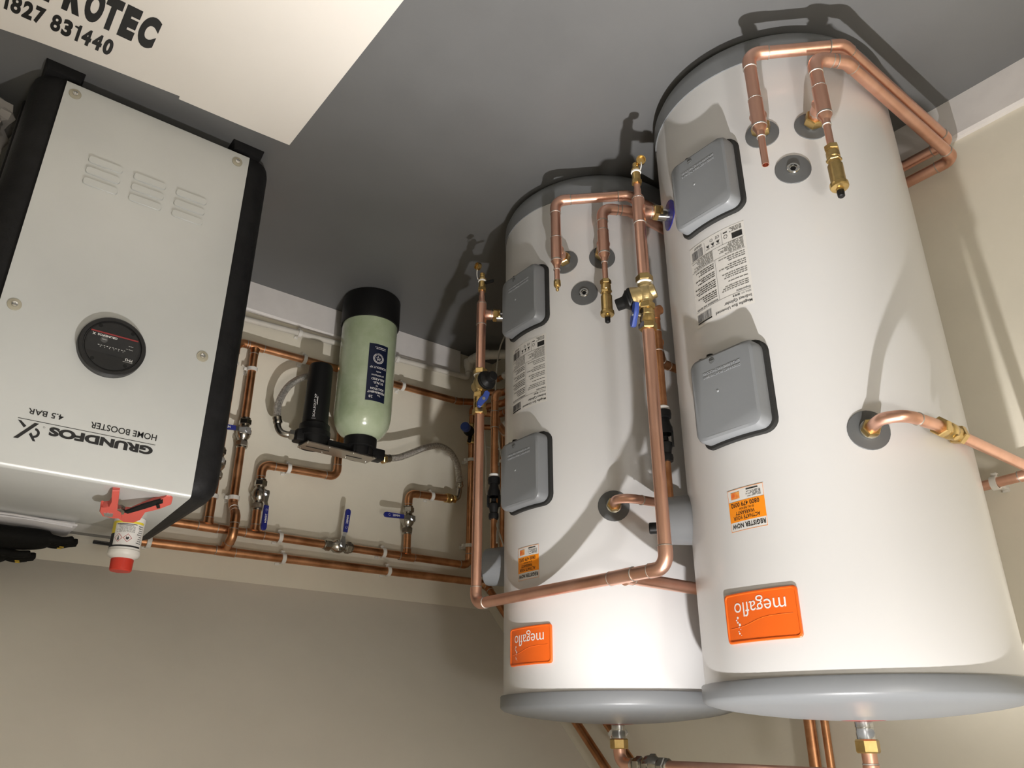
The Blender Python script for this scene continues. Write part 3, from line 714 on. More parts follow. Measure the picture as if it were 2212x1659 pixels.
def pressure_valve(D, kd, hd, label):
    """brass pressure reducing valve with black knob, and a brass ball valve with blue handle above it"""
    kd = Vector(kd).normalized(); hd = Vector(hd).normalized()
    v = thing('pressure_reducing_valve', label, 'valve', zz(D, 0.55))
    nut(v, zz(D, 0.548), zz(D, 0.566), 0.0205, M_BRASS, 0.3, 'union_nut')
    part('tape', lambda bm: lathe(bm, [(0.0165, 0.566), (0.0195, 0.567), (0.0195, 0.569), (0.0165, 0.571)], zz(D, 0), Z, 20), M_PTFE, v)
    c = zz(D, 0.598)
    def body(bm):
        lathe(bm, [(0.0155, -0.030), (0.0165, -0.024), (0.0150, -0.019), (0.0205, -0.010), (0.0215, 0.0), (0.0205, 0.010), (0.0150, 0.019), (0.0165, 0.028)], c, Z, 22)
        lathe(bm, [(0.012, -0.026), (0.0165, -0.024), (0.0175, -0.01), (0.019, 0.0), (0.0225, 0.012), (0.0265, 0.023), (0.028, 0.027), (0.028, 0.031)], c, kd, 24)
    part('body', body, M_CASTB, v)
    part('knob', lambda bm: lathe(bm, [(0.0285, 0.030), (0.0295, 0.033), (0.0285, 0.037), (0.0265, 0.038), (0.0265, 0.042), (0.0220, 0.046), (0.0165, 0.051), (0.0150, 0.054), (0.0145, 0.070), (0.0130, 0.072), (0, 0.072)], c, kd, 22), M_BLACK, v)
    nut(v, zz(D, 0.624), zz(D, 0.640), 0.0205, M_BRASS, 0.5, 'union_nut')
    w = thing('ball_valve', label.replace('pressure reducing valve with black knob', 'ball valve with small blue handle'), 'valve', zz(D, 0.64))
    part('body', lambda bm: lathe(bm, [(0.0150, 0.638), (0.0160, 0.640), (0.0160, 0.642), (0.0180, 0.644), (0.0180, 0.655), (0.0172, 0.656), (0.0172, 0.6575), (0.0182, 0.6585), (0.0182, 0.672), (0.0168, 0.674), (0.0168, 0.677)], zz(D, 0), Z, 22), M_BRASS, w)
    nut(w, zz(D, 0.675), zz(D, 0.693), 0.0215, M_BRASS, 0.2, 'compression_nut')
    q = zz(D, 0.656)+hd*0.017; sd = Z.cross(hd)
    part('spindle', lambda bm: cyl(bm, q-hd*0.004, q+hd*0.012, 0.0055, 12), M_NICKEL, w)
    q = q+hd*0.008
    ud = (Z*0.8+sd*0.6).normalized(); vd = hd.cross(ud)
    part('handle', lambda bm: prism(bm, [(-0.029, -0.0085), (-0.022, -0.012), (-0.008, -0.009), (0.008, -0.0105), (0.024, -0.006), (0.030, 0.002), (0.027, 0.010), (0.012, 0.0095), (-0.006, 0.0105), (-0.022, 0.006), (-0.029, 0.002)], q, ud, vd, 0.011, 0.0018), M_HBLUE2, w, smooth=40)
    part('handle_screw', lambda bm: lathe(bm, [(0.005, 0.010), (0.005, 0.0125), (0, 0.0125)], q, hd, 12), M_ZINC, w)
pressure_valve(D2, (0.50, 0.82, 0.22), (0.88, 0.40, 0), 'brass pressure reducing valve with black knob in front of the rear cylinder')
pressure_valve(D1, (0.05, -0.98, -0.05), (0.30, -0.95, 0), 'brass pressure reducing valve with black knob between the rear cylinder and green vessel')

# discharge pipes with tundishes
def tundish(c, label, plabel):
    x, y = c[0]+0.213, c[1]+0.250
    p = Vector((x, y, 0))
    t = thing('tundish', label, 'tundish', (x, y, 0.848), 'black tundishes')
    part('lower_nut', lambda bm: lathe(bm, [(0.012, 0.846), (0.0175, 0.848), (0.0185, 0.856), (0.0175, 0.866), (0.014, 0.867)], p, Z, 20), M_BLACK, t)
    part('upper_nut', lambda bm: lathe(bm, [(0.0095, 0.973), (0.0140, 0.972), (0.0150, 0.964), (0.0140, 0.956), (0.0115, 0.955)], p, Z, 20), M_BLACK, t)
    part('cup', lambda bm: lathe(bm, [(0.0125, 0.865), (0.0135, 0.875), (0.0150, 0.882), (0.0185, 0.890), (0.0190, 0.906), (0.0170, 0.906), (0.0165, 0.892), (0.0, 0.885)], p, Z, 22), M_BLACK, t)
    part('inlet_spout', lambda bm: lathe(bm, [(0.0110, 0.957), (0.0125, 0.945), (0.0150, 0.936), (0.0150, 0.928), (0.0075, 0.922), (0.0070, 0.912), (0.0, 0.912)], p, Z, 20), M_BLACK, t)
    for s in (0, PI):
        a = 0.9+s; dd = Vector((math.cos(a), math.sin(a), 0))
        part('window_post', lambda bm: box(bm, p+dd*0.0165+Z*0.918, (0.005, 0.016, 0.036), axes(dd, Z.cross(dd), Z), 0.0015), M_BLACK, t)
    t2 = thing('discharge_pipe', plabel, 'pipe', (x, y, 0.6))
    straight(t2, p+Z*0.60, p+Z*0.852, 0.011, M_CUO)
    part('white_seal', lambda bm: lathe(bm, [(0.0112, 0.836), (0.0150, 0.839), (0.0155, 0.847), (0.0112, 0.850)], p, Z, 18), M_PTFE, t2)
    bd = Vector((-0.80, 0.60, 0)).normalized()
    tee(t2, p+Z*0.665, Z, bd, 0.011, M_CUO, 0.026, 0.026)
    run(t2, [p+Z*0.665+bd*0.02, p+Z*0.665+Vector((-0.104, 0.078, 0)), p+Z*0.660+Vector((-0.525, 0.078, 0))], 0.011, M_CUO)
    part('end_elbow', lambda bm: tube(bm, spline([p+Z*0.605, p+Z*0.592, p+Z*0.580+Vector((-0.004, -0.002, 0)), p+Z*0.574+Vector((-0.014, -0.006, 0))], 5), 0.0122, 16), M_CUO, t2)
    straight(t2, p+Z*0.968, p+Z*1.085, 0.0078, M_CUO)
tundish(C2, 'black tundish on the copper drain pipe between the two white cylinders', 'upright brownish copper drain pipe below the tundish between the cylinders')
tundish(C1, 'black tundish on the copper drain pipe beside the rear cylinder', 'upright brownish copper drain pipe below the tundish beside the rear cylinder')

# hot outlets over the cylinder tops
for c, w in ((C2, 'front'), (C1, 'rear')):
    t = thing('hot_outlet_pipe', 'copper outlet pipe with brass nut rising from the grey top of the %s cylinder' % w, 'pipe', (c[0], c[1], 1.55))
    nut(t, (c[0], c[1], 1.547), (c[0], c[1], 1.571), 0.0225, M_BRASS, 0.25, 'union_nut')
    if w == 'front':
        straight(t, (c[0], c[1], 1.56), (c[0], c[1], 1.70), 0.0140, M_CU); solder(t, (c[0], c[1], 1.590), Z, 0.0143)
        part('coupler', lambda bm: cyl(bm, (c[0], c[1], 1.592), (c[0], c[1], 1.66), 0.0152), M_CU, t)
    else:
        run(t, [(c[0], c[1], 1.56), (c[0], c[1], 1.606), (c[0], c[1]-0.62, 1.612)], 0.0140, M_CU)
        lever_valve((c[0], c[1]-0.105, 1.607), (0, 1, 0), (1, 0, 0.6), (0, -1, 0), 'plated valve in the pipe above the rear cylinder', lever=False)
for y, r, w in ((1.206, 0.014, 'thicker'), (1.165, 0.0095, 'thinner')):
    o = thing('riser_pipe', '%s of two copper risers side by side on the wall behind the cylinders' % w, 'pipe', (-1.862, y, 1.30))
    run(o, [(-1.862, y, 1.27), (-1.862, y, 1.85)], r, M_CUO)

# ------------------------------------------------------------------ back wall pipework
YP = YB-0.05
def W(x, z, y=YP): return Vector((x, y, z))
X3 = Vector((1, 0, 0)); OUT = Vector((0, -1, 0))
t = thing('wall_pipe', 'topmost copper pipe along the back wall, turning up the side wall at a slant', 'pipe', W(-0.5, 1.0))
run(t, [W(-0.50, 1.008), W(-1.835, 0.992), Vector((-1.853, 2.53, 1.013)), Vector((-1.853, 1.80, 1.743))], 0.014, M_CUO, sock=0.014)
tee(t, W(-0.826, 1.004), X3, (0, -0.25, -1), 0.014, M_CUO)
t = thing('wall_pipe', 'copper pipe with an in-line lever valve just below the topmost wall pipe', 'pipe', W(-0.6, 0.935))
run(t, [W(-0.575, 0.936), W(-1.776, 0.932), W(-1.776, 0.262), W(-1.82, 0.255), Vector((-1.862, 2.45, 0.255)), Vector((-1.862, 2.0, 0.255))], 0.014, M_CUO, skip=(3, 4))
for x in (-0.759, -0.912, -1.494): tee(t, W(x, 0.935), X3, (0, 0, -1), 0.014, M_CUO)
t = thing('wall_pipe', 'low copper pipe crossing the back wall behind the green vessel with two risers', 'pipe', W(-0.75, 0.27))
run(t, [W(-0.759, 0.92), W(-0.757, 0.272), W(-1.70, 0.255), Vector((-1.80, YP-0.02, 0.240))], 0.014, M_CUO)
tee(t, W(-0.824, 0.271), X3, (0, 0, 1), 0.014, M_CUO)
run(t, [W(-0.824, 0.28), W(-0.828, 0.850), W(-0.828, 0.897, YP-0.046), W(-0.827, 0.965, YP-0.046), W(-0.826, 0.995, YP-0.008)], 0.014, M_CUO, sock=0.012)
t = thing('filter_feed_pipe', 'copper pipe dropping from the wall pipe through a lever valve to behind the filter', 'pipe', W(-0.9, 0.7))
run(t, [W(-0.912, 0.92), W(-0.908, 0.695), W(-1.184, 0.686), W(-1.184, 0.28)], 0.014, M_CUO)
t = thing('filter_return_pipe', 'short copper pipe with brass end fitting joined to the right-hand steel hose', 'pipe', W(-1.49, 0.7))
run(t, [W(-1.494, 0.92), W(-1.488, 0.692), W(-1.675, 0.680)], 0.014, M_CUO)
nut(t, W(-1.655, 0.681), W(-1.672, 0.680), 0.0205, M_BRASS, 0.2, 'compression_nut')
part('fitting', lambda bm: lathe(bm, [(0.017, 0), (0.019, 0.004), (0.017, 0.012), (0.0145, 0.016), (0.013, 0.022)], W(-1.672, 0.680), (-1, 0, 0), 20), M_BRASS, t)
nut(t, W(-1.690, 0.679), W(-1.702, 0.677), 0.0165, M_BRASS, 0.4, 'hexagon')

lever_valve(W(-0.828, 0.600), Z, OUT, (1, 0, 0.10), 'plated ball valve with blue lever sideways over the riser beside the booster', flip=True)
lever_valve(W(-0.759, 0.722), Z, OUT, Z, 'plated ball valve without lever on the riser beside the booster', lever=False)
lever_valve(W(-0.911, 0.802), Z, (-0.35, -0.94, 0), (0, 0, 1), 'plated ball valve with blue lever pointing up on the filter feed pipe')
lever_valve(W(-1.490, 0.797), Z, OUT, (1, 0, 0.05), 'plated ball valve with blue lever sideways below the right-hand steel hose', flip=True)
lever_valve(W(-1.214, 0.934), X3, OUT, (-0.06, 0, -1), 'plated ball valve with blue lever pointing down in the long wall pipe', flip=False)

cn = [0]
def wclip(x, z, along, lab, r=0.014, stand=0.05, y=None):
    clip(W(x, z, YB-stand), (1, 0, 0) if along == 'x' else (0, 0, 1), OUT, r, lab, stand)
wclip(-1.010, 0.2655, 'x', 'white pipe clip on the low wall pipe between booster and black canister')
wclip(-1.430, 0.2597, 'x', 'white pipe clip on the low wall pipe beside the green vessel')
wclip(-0.757, 0.358, 'z', 'white pipe clip low on the riser hidden by the booster edge')
wclip(-0.825, 0.362, 'z', 'white pipe clip low on the riser that carries a blue lever')
wclip(-0.759, 0.835, 'z', 'white pipe clip high on the riser hidden by the booster edge')
wclip(-0.828, 0.828, 'z', 'white pipe clip just below the crossover bend of a riser')
wclip(-1.000, 0.9345, 'x', 'white pipe clip left of the in-line lever valve, on the lower of two pipes')
wclip(-1.020, 1.002, 'x', 'white pipe clip on the topmost wall pipe near the crossover bend')
wclip(-1.395, 0.9335, 'x', 'white pipe clip between the in-line lever valve and the hose valve')
wclip(-1.420, 0.997, 'x', 'white pipe clip on the topmost wall pipe above the right-hand steel hose')
wclip(-0.592, 1.007, 'x', 'white pipe clip on the topmost wall pipe behind the white bottle')
wclip(-1.000, 0.692, 'x', 'white pipe clip on the filter feed pipe above the black canister')
wclip(-1.590, 0.686, 'x', 'white pipe clip beside the brass end fitting')
wclip(-1.776, 0.500, 'z', 'white pipe clip low on the upright corner pipe')
wclip(-1.776, 0.855, 'z', 'white pipe clip high on the upright corner pipe')

# white plastic overflow and waste
t = thing('overflow_pipe', 'thin white plastic pipe along the skirting of the back wall, elbowed at the corner', 'pipe', W(-0.6, 0.18))
YO = YB-0.036
run(t, [Vector((-0.60, YO, 0.176)), Vector((-1.715, YO, 0.126)), Vector((-1.752, YO-0.005, 0.128)), Vector((-1.752, YO-0.012, 0.060))], 0.0108, M_WPIPE, rb=0.014, sock=0.012, skip=(1, 2))
wclip(-0.985, 0.1588, 'x', 'white pipe clip on the thin white pipe near the booster', 0.0108, 0.036)
wclip(-1.405, 0.1400, 'x', 'white pipe clip on the thin white pipe beside the green vessel', 0.0108, 0.036)
t = thing('waste_pipe', 'thick white waste pipe on the floor in the corner behind the rear cylinder', 'pipe', (-1.75, 2.5, 0.02))
run(t, [Vector((-1.80, 2.575, 0.050)), Vector((-1.757, 2.545, 0.050)), Vector((-1.757, 2.470, 0.052)), Vector((-1.862, 2.36, 0.060)), Vector((-1.862, 2.0, 0.065))], 0.0205, M_WPIPE, rb=0.026, sock=0.022, skip=(1, 2, 3))
part('reducer', lambda bm: lathe(bm, [(0.021, 0.0), (0.023, 0.004), (0.0215, 0.030), (0.0155, 0.046), (0.0155, 0.058)], (-1.752, YO-0.012, 0.046), (0, 0, 1), 20), M_WPIPE, t)

# copper runs in the corner, along the side wall behind the rear cylinder
for k, (z, r, ye, nm) in enumerate(((0.130, 0.011, 2.47, 'lowest'), (0.205, 0.014, 2.43, 'second'), (0.300, 0.014, 2.44, 'third'), (0.355, 0.011, 2.46, 'fourth'))):
    t = thing('corner_pipe', '%s from the floor of the dark copper pipes in the corner behind the rear cylinder' % nm, 'pipe', (-1.862, 2.2, z))
    run(t, [(-1.862, 1.95, z), (-1.862, ye+0.03, z), (-1.795, ye+0.07, z)], r, M_CUO)
    clip((-1.862, ye-0.035, z), (0, 1, 0), (1, 0, 0), r, 'white pipe clip on the %s dark copper pipe in the corner' % nm, 0.053, w=0.024)
for k, (y, z0, nm) in enumerate(((2.500, 0.375, 'nearer the back wall'), (2.452, 0.365, 'nearer the rear cylinder'))):
    t = thing('corner_riser', 'thin copper riser in the corner, the one %s' % nm, 'pipe', (-1.862, y, z0))
    run(t, [(-1.862, y, z0), (-1.862, y, 0.95)], 0.011, M_CUO)
    clip((-1.862, y, 0.515), (0, 0, 1), (1, 0, 0), 0.011, 'white pipe clip on the thin corner riser %s' % nm, 0.053)
t = thing('slanted_pipe', 'thin copper pipe slanting up the side wall above the rear cylinder', 'pipe', (-1.86, 2.2, 1.25))
run(t, [(-1.862, 2.16, 1.26), (-1.862, 1.70, 1.72)], 0.011, M_CUO)
clip((-1.862, 1.885, 1.535), (0, -1, 1), (1, 0, 0), 0.011, 'white pipe clip on the pipe slanting above the rear cylinder', 0.053)
def cable(pts, label, r=0.0033):
    pts = [Vector(p) for p in pts]; bm = bmesh.new(); tube(bm, spline(pts, 8), r, 10)
    tag(fin('cable', bm, M_CABLE, loc=pts[0]), label, 'cable')
cable([(-1.74, 2.24, 0.004), (-1.71, 2.28, 0.12), onx(1071, 850, -1.70), onx(1077, 950, -1.70), onx(1087, 1010, -1.70), onx(1081, 1075, -1.68), onx(1076, 1130, -1.60), onx(1073, 1172, -1.42)], 'white cable hanging beside the rear cylinder down to the floor pipes')
cable([onx(1046, 930, -1.78), onx(1050, 985, -1.78), onx(1050, 1040, -1.80), onx(1054, 1075, -1.82), (-1.84, 2.40, 0.9)], 'white cable curving down the corner behind the long copper drop')
cable([onx(1050, 965, -1.80), onx(1065, 968, -1.80), onx(1082, 972, -1.78), onx(1092, 985, -1.75)], 'short white cable crossing the thin corner risers')

# black pressure valve with blue cap on the corner pipe
p = W(-1.776, 0.385); d = Vector((0.80, -0.58, -0.02)).normalized()
t = thing('pressure_valve', 'black valve with a blue ribbed cap on the upright corner pipe', 'valve', p)
part('body', lambda bm: (lathe(bm, [(0.0165, -0.045), (0.021, -0.040), (0.021, -0.025), (0.017, -0.02), (0.020, 0.0), (0.017, 0.02), (0.021, 0.025), (0.021, 0.040), (0.0165, 0.045)], p, Z, 20), lathe(bm, [(0.014, 0), (0.016, 0.028), (0.021, 0.032)], p, d, 20)), M_BRASS, t)
part('bonnet', lambda bm: lathe(bm, [(0.0215, 0.030), (0.0225, 0.045), (0.0190, 0.062), (0.0180, 0.072)], p, d, 20), M_BLACK, t)
part('cap', lambda bm: lathe(bm, [(0.0185, 0.070), (0.0195, 0.073), (0.0195, 0.092), (0.017, 0.096), (0, 0.096)], p, d, 14), M_HBLUE2, t, smooth=20)
part('side_port', lambda bm: cyl(bm, p+d*0.02+Z*0.01, p+d*0.034+Z*0.045, 0.008, 12), M_BLACK, t)

# ------------------------------------------------------------------ the scale filter
VX, VY, VR = -1.206, 2.432, 0.1035
t = thing('scale_filter', 'green fibreglass vessel in a black boot with black manifold and hanging black canister', 'filter', (VX, VY, 0))
FT = t
part('boot', lambda bm: lathe(bm, [(0.094, 0.0), (0.104, 0.003), (0.109, 0.012), (0.110, 0.118), (0.108, 0.122), (0.104, 0.122)], (VX, VY, 0), Z, 48), M_BLACK, t)
part('shell', lambda bm: lathe(bm, [(0.096, 0.10), (VR, 0.11), (VR, 0.470), (0.1025, 0.495), (0.097, 0.522), (0.086, 0.545), (0.070, 0.562), (0.055, 0.571), (0.045, 0.575)], (VX, VY, 0), Z, 48), M_GREEN, t)
LA = R(-86)
lb = part('label', lambda bm: rect(bm, -0.0375, 0.0, 0.075, 0.225, cyl_map((VX, VY), VR+0.0006, LA, 0.235), 10), M_NAVY, t, label='navy blue paper label with white lettering')
def vprint(bm):
    mp = cyl_map((VX, VY), VR+0.0012, LA, 0.235)
    text(bm, '28', 0.012, 0.205, 0.014, 0.0095, mp, 0.0); text(bm, 'The', -0.018, 0.199, 0.013, 0.0065, mp)
    text(bm, 'PERMANENT', -0.034, 0.1865, 0.066, 0.0085, mp, 0.015); text(bm, 'SOLUTION', -0.030, 0.1735, 0.052, 0.0085, mp, 0.015)
    text(bm, 'to', -0.006, 0.1640, 0.009, 0.0055, mp); text(bm, 'SCALE-', -0.026, 0.1500, 0.040, 0.0085, mp, 0.015)
    text(bm, 'RELATED', -0.029, 0.1355, 0.050, 0.0085, mp, 0.015); text(bm, 'problems', -0.026, 0.1195, 0.048, 0.0100, mp, 0.0)
    text(bm, 'with', -0.014, 0.1075, 0.019, 0.0070, mp); text(bm, 'SCALEOUT XP', -0.034, 0.0900, 0.064, 0.0080, mp, 0.01)
    ringp(bm, 0.0, 0.058, 0.0185, 0.0205, mp, 28, R(-60), R(200)); ringp(bm, 0.0, 0.058, 0.0145, 0.0165, mp, 28)
    for k in range(9):
        a = R(-155+10*k); disc(bm, 0.0195*math.cos(a), 0.058+0.0195*math.sin(a), 0.0011, mp, 8)
    text(bm, '24', -0.0085, 0.0585, 0.014, 0.0085, mp, 0.01); text(bm, '7', -0.001, 0.0465, 0.006, 0.0080, mp, 0.01); rect(bm, -0.010, 0.0560, 0.020, 0.0008, mp, 3)
    rnd = random.Random(9); lines(bm, -0.026, 0.012, 0.052, 0.012, 2, mp, rnd, 0.4)
part('lettering', vprint, M_LETTERW, lb, smooth=0)
# head with manifold and canister: screwed to the vessel
HY = 2.434; ZH = 0.645
CX, CY = -1.029, 2.434
def neck(bm):
    lathe(bm, [(0.052, 0.570), (0.058, 0.573), (0.058, 0.606), (0.054, 0.610), (0.050, 0.611), (0.048, 0.612), (0.048, ZH-0.004)], (VX, VY, 0), Z, 28)
nk = part('neck', neck, M_BLACK, t)
for k in range(6):
    a = 2*PI*k/6+0.3
    part('neck_rib', lambda bm: box(bm, (VX+0.049*math.cos(a), VY+0.049*math.sin(a), 0.623), (0.012, 0.010, 0.028), Matrix.Rotation(a, 3, 'Z'), 0.002), M_BLACK, nk)
part('manifold', lambda bm: box(bm, (-1.125, HY, 0.622), (0.10, 0.040, 0.032), None, 0.004), M_BLACK, t)
part('outlet_block', lambda bm: box(bm, (-1.272, HY, 0.618), (0.052, 0.050, 0.040), None, 0.006), M_BLACK, t)
part('inlet_block', lambda bm: box(bm, (-0.985, HY, 0.612), (0.050, 0.046, 0.042), None, 0.006), M_BLACK, t)
part('canister_collar', lambda bm: lathe(bm, [(0.046, 0.560), (0.052, 0.563), (0.053, 0.584), (0.056, 0.588), (0.056, 0.606), (0.050, 0.610), (0.047, ZH-0.004)], (CX, CY, 0), Z, 28), M_BLACK, t)
cn_ = part('canister', lambda bm: lathe(bm, [(0.0, 0.331), (0.030, 0.331), (0.039, 0.334), (0.042, 0.342), (0.0440, 0.562)], (CX, CY, 0), Z, 36), M_BLACK, t)
def cpr(bm):
    a0 = R(-62); r = 0.0452
    mp = lambda x, y: Vector((CX+r*math.cos(a0+y/r), CY+r*math.sin(a0+y/r), 0.545-x))
    text(bm, 'SCALEOUT XP', 0.0, 0.0, 0.085, 0.0075, mp, 0.005); rect(bm, 0.045, -0.005, 0.03, 0.0022, mp); rect(bm, -0.006, -0.004, 0.0008, 0.014, mp)
part('lettering', cpr, M_LETTERW, cn_, smooth=0)
pl = part('top_plate', lambda bm: prism(bm, rrect(0.268, 0.078, 0.003, 2), (-1.120, HY-0.008, ZH-0.005), (0.999, -0.045, 0), (0.045, 0.999, 0), 0.004), M_PLATE, t, smooth=20)
def bolts(x, y): return part('screw', lambda bm: lathe(bm, [(0.004, 0), (0.0035, 0.002), (0, 0.0022)], (x, y, ZH-0.001), Z, 8), M_CHROME, pl)
for x in (-1.245, -1.165, -1.075, -0.995):
    bolts(x, HY-0.008-0.032+(-1.12-x)*-0.0); bolts(x, HY-0.008+0.030)
part('slot', lambda bm: (box(bm, (-1.045, HY-0.008, ZH-0.0005), (0.085, 0.004, 0.001)), box(bm, (-1.185, HY-0.004, ZH-0.0005), (0.06, 0.004, 0.001))), M_BLACK, pl)
def hose(pts, a_dir, label, ends):
    t = thing('braided_hose', label, 'hose', pts[0])
    path = spline(pts, 8)
    part('braid', lambda bm: tube(bm, path, 0.0125, 16), M_BRAID, t)
    for p, d, L in ends:
        part('ferrule', lambda bm: lathe(bm, [(0.0135, 0), (0.0155, 0.002), (0.0145, 0.012), (0.0158, 0.014), (0.0158, L-0.004), (0.0135, L)], p, d, 20), M_NICKEL, t)
    return t
hy = 2.478
t = hose([ony(598, 898, hy), ony(603, 868, hy), ony(620, 838, hy), ony(643, 820, hy+0.012), ony(668, 812, hy+0.03), ony(700, 806, hy+0.04)], None, 'braided steel hose looping behind the black canister', [(ony(598, 900, hy), ony(600, 912, hy)-ony(598, 900, hy), 0.026)])
el = spline([ony(600, 912, hy), ony(600, 922, hy-0.006), ony(606, 933, hy-0.015), ony(617, 938, hy-0.022), ony(628, 939, hy-0.028)], 6)
part('steel_elbow', lambda bm: tube(bm, el, 0.0115, 16), M_NICKEL, t)
q0 = el[-1]; q1 = Vector((-0.985, HY, 0.612))
dq = (q1-q0).normalized()
nut(t, q0-dq*0.004, q0+dq*0.016, 0.019, M_NICKEL, 0.2, 'hose_nut')
part('brass_spigot', lambda bm: cyl(bm, q0+dq*0.014, q1, 0.0145), M_BRASS, t)
hp = [ony(842, 990, HY), ony(862, 988, HY+0.006), ony(890, 978, HY+0.018), ony(922, 966, HY+0.035), ony(950, 964, HY+0.052), ony(972, 977, HY+0.07), ony(986, 1000, HY+0.085), ony(991, 1025, YP-0.01), ony(992, 1040, YP)]
t = hose(hp, None, 'braided steel hose arching from the green vessel to the brass end fitting', [(hp[0], hp[0]-hp[1], 0.024), (hp[-1], hp[-1]-hp[-2], 0.024)])
q0 = hp[0]; dq = (q0-hp[1]).normalized(); q1 = Vector((-1.275, HY, 0.615))
nut(t, q0+dq*0.020, q0+dq*0.038, 0.0175, M_BRASS, 0.2, 'hose_nut')
part('brass_spigot', lambda bm: cyl(bm, q0+dq*0.03, q1, 0.0125), M_BRASS, t)
qe = hp[-1]; de = (qe-hp[-2]).normalized()
el2 = spline([qe+de*0.016, qe+de*0.026, W(-1.716, 0.664), W(-1.706, 0.674), W(-1.696, 0.678)], 5)
part('steel_elbow', lambda bm: tube(bm, el2, 0.0105, 16), M_NICKEL, t)

# ------------------------------------------------------------------ the booster tank
BX0, BX1, BY0, BY1, BZ1 = -0.583, 0.032, 1.880, 2.505, 1.030
t = thing('booster_tank', 'tall black water booster tank with a silver front panel and round display', 'booster', ((BX0+BX1)/2, (BY0+BY1)/2, 0))
def shell(bm):
    cx, cy = (BX0+BX1)/2, (BY0+BY1)/2; w, d = BX1-BX0, BY1-BY0
    def loop(z, ins, r): return [bm.verts.new((cx+x, cy+y, z)) for x, y in rrect(w-2*ins, d-2*ins, r, 6)]
    L = [loop(0.022, 0.012, 0.06), loop(0.030, 0.003, 0.06), loop(0.05, 0, 0.06), loop(0.98, 0, 0.06), loop(1.005, 0.005, 0.058), loop(1.022, 0.016, 0.055), loop(BZ1, 0.034, 0.05)]
    n = len(L[0])
    for a, b in zip(L, L[1:]):
        for k in range(n): bm.faces.new((a[k], a[(k+1) % n], b[(k+1) % n], b[k]))
    bm.faces.new(L[0][::-1]); bm.faces.new(L[-1])
part('tank', shell, M_TANK, t)
for x0, x1 in ((-0.545, -0.455), (-0.072, 0.018)):
    part('foot', lambda bm: prism(bm, [(x0, 0), (x1, 0), (x1-0.006, 0.030), (x0+0.006, 0.030)], (0, 1.868, 0), (1, 0, 0), (0, 0, 1), -0.16, 0.002), M_TANK, t, smooth=20)
    part('foot', lambda bm: prism(bm, [(x0, 0), (x1, 0), (x1-0.006, 0.030), (x0+0.006, 0.030)], (0, 2.36, 0), (1, 0, 0), (0, 0, 1), -0.13, 0.002), M_TANK, t, smooth=20)
for k, y in enumerate((2.02, 2.16, 2.30)):
    part('side_rib', lambda bm: (box(bm, (BX1-0.001, y, 0.5), (0.016, 0.05, 0.90), None, 0.006)), M_TANK, t)
PX0, PX1, PYF, PZ0, PZ1 = -0.507, -0.037, 1.869, 0.042, 1.0375
def panel(bm):
    rbd = 0.010; n = 6
    prof = [(PYF, PZ0)]
    for k in range(n+1):
        a = R(180-90*k/n); prof.append((PYF+rbd+rbd*math.cos(a), PZ1-rbd+rbd*math.sin(a)))
    prof.append((2.40, PZ1))
    x1t = PX0-0.010
    rows = []
    for off in (0, 0.0025):
        P_ = [(PYF+off, PZ0)]+[(PYF+rbd+(rbd-off)*math.cos(R(180-90*k/n)), PZ1-rbd+(rbd-off)*math.sin(R(180-90*k/n))) for k in range(n+1)]+[(2.40, PZ1-off)]
        rows.append(([bm.verts.new((PX0 if i < len(P_)-1 else PX0-0.022, y, z)) for i, (y, z) in enumerate(P_)], [bm.verts.new((PX1, y, z)) for y, z in P_]))
    (a0, b0), (a1, b1) = rows
    m_ = len(a0)
    for i in range(m_-1):
        bm.faces.new((a0[i], b0[i], b0[i+1], a0[i+1])); bm.faces.new((a1[i+1], b1[i+1], b1[i], a1[i]))
        bm.faces.new((a0[i+1], a1[i+1], a1[i], a0[i])); bm.faces.new((b0[i], b1[i], b1[i+1], b0[i+1]))
    bm.faces.new((a0[0], a1[0], b1[0], b0[0])); bm.faces.new((b0[-1], b1[-1], a1[-1], a0[-1]))
pn = part('front_panel', panel, M_PANEL, t, smooth=40, label='silver grey sheet metal panel folded over the top')
for x, z in ((-0.061, 0.072), (-0.475, 0.072), (-0.065, 0.677), (-0.476, 0.680)):
    w_ = part('washer', lambda bm: lathe(bm, [(0.0142, 0.0), (0.0142, 0.0022), (0.0125, 0.003), (0, 0.003)], (x, PYF, z), (0, -1, 0), 22), M_SCREWC, pn)
    part('screw', lambda bm: lathe(bm, [(0.0068, 0.0025), (0.0062, 0.0055), (0.003, 0.0062), (0.0026, 0.0042), (0, 0.0042)], (x, PYF, z), (0, -1, 0), 12), M_CHROME, pn)
for i in range(3):
    for j in range(3):
        x0 = -0.166-0.105*i; z0 = 0.243+0.0325*j
        def louvre(bm):
            w2, h = 0.040, 0.017
            A = rrect(2*w2, h, 0.0078, 4)
            a = [bm.verts.new((x0-x, PYF-0.0002, z0+z)) for x, z in A]
            b = [bm.verts.new((x0-x*0.97, PYF-(0.0080 if z < 0 else 0.0038), z0+z*0.90)) for x, z in A]
            n = len(A)
            for k in range(n): bm.faces.new((a[k], a[(k+1) % n], b[(k+1) % n], b[k]))
            bm.faces.new(b)
        lv_ = part('louvre', louvre, M_PANEL, pn, smooth=25)
        part('louvre_opening', lambda bm: box(bm, (x0, PYF-0.0022, z0-0.0085), (0.064, 0.0036, 0.0012)), M_BLACK, lv_)
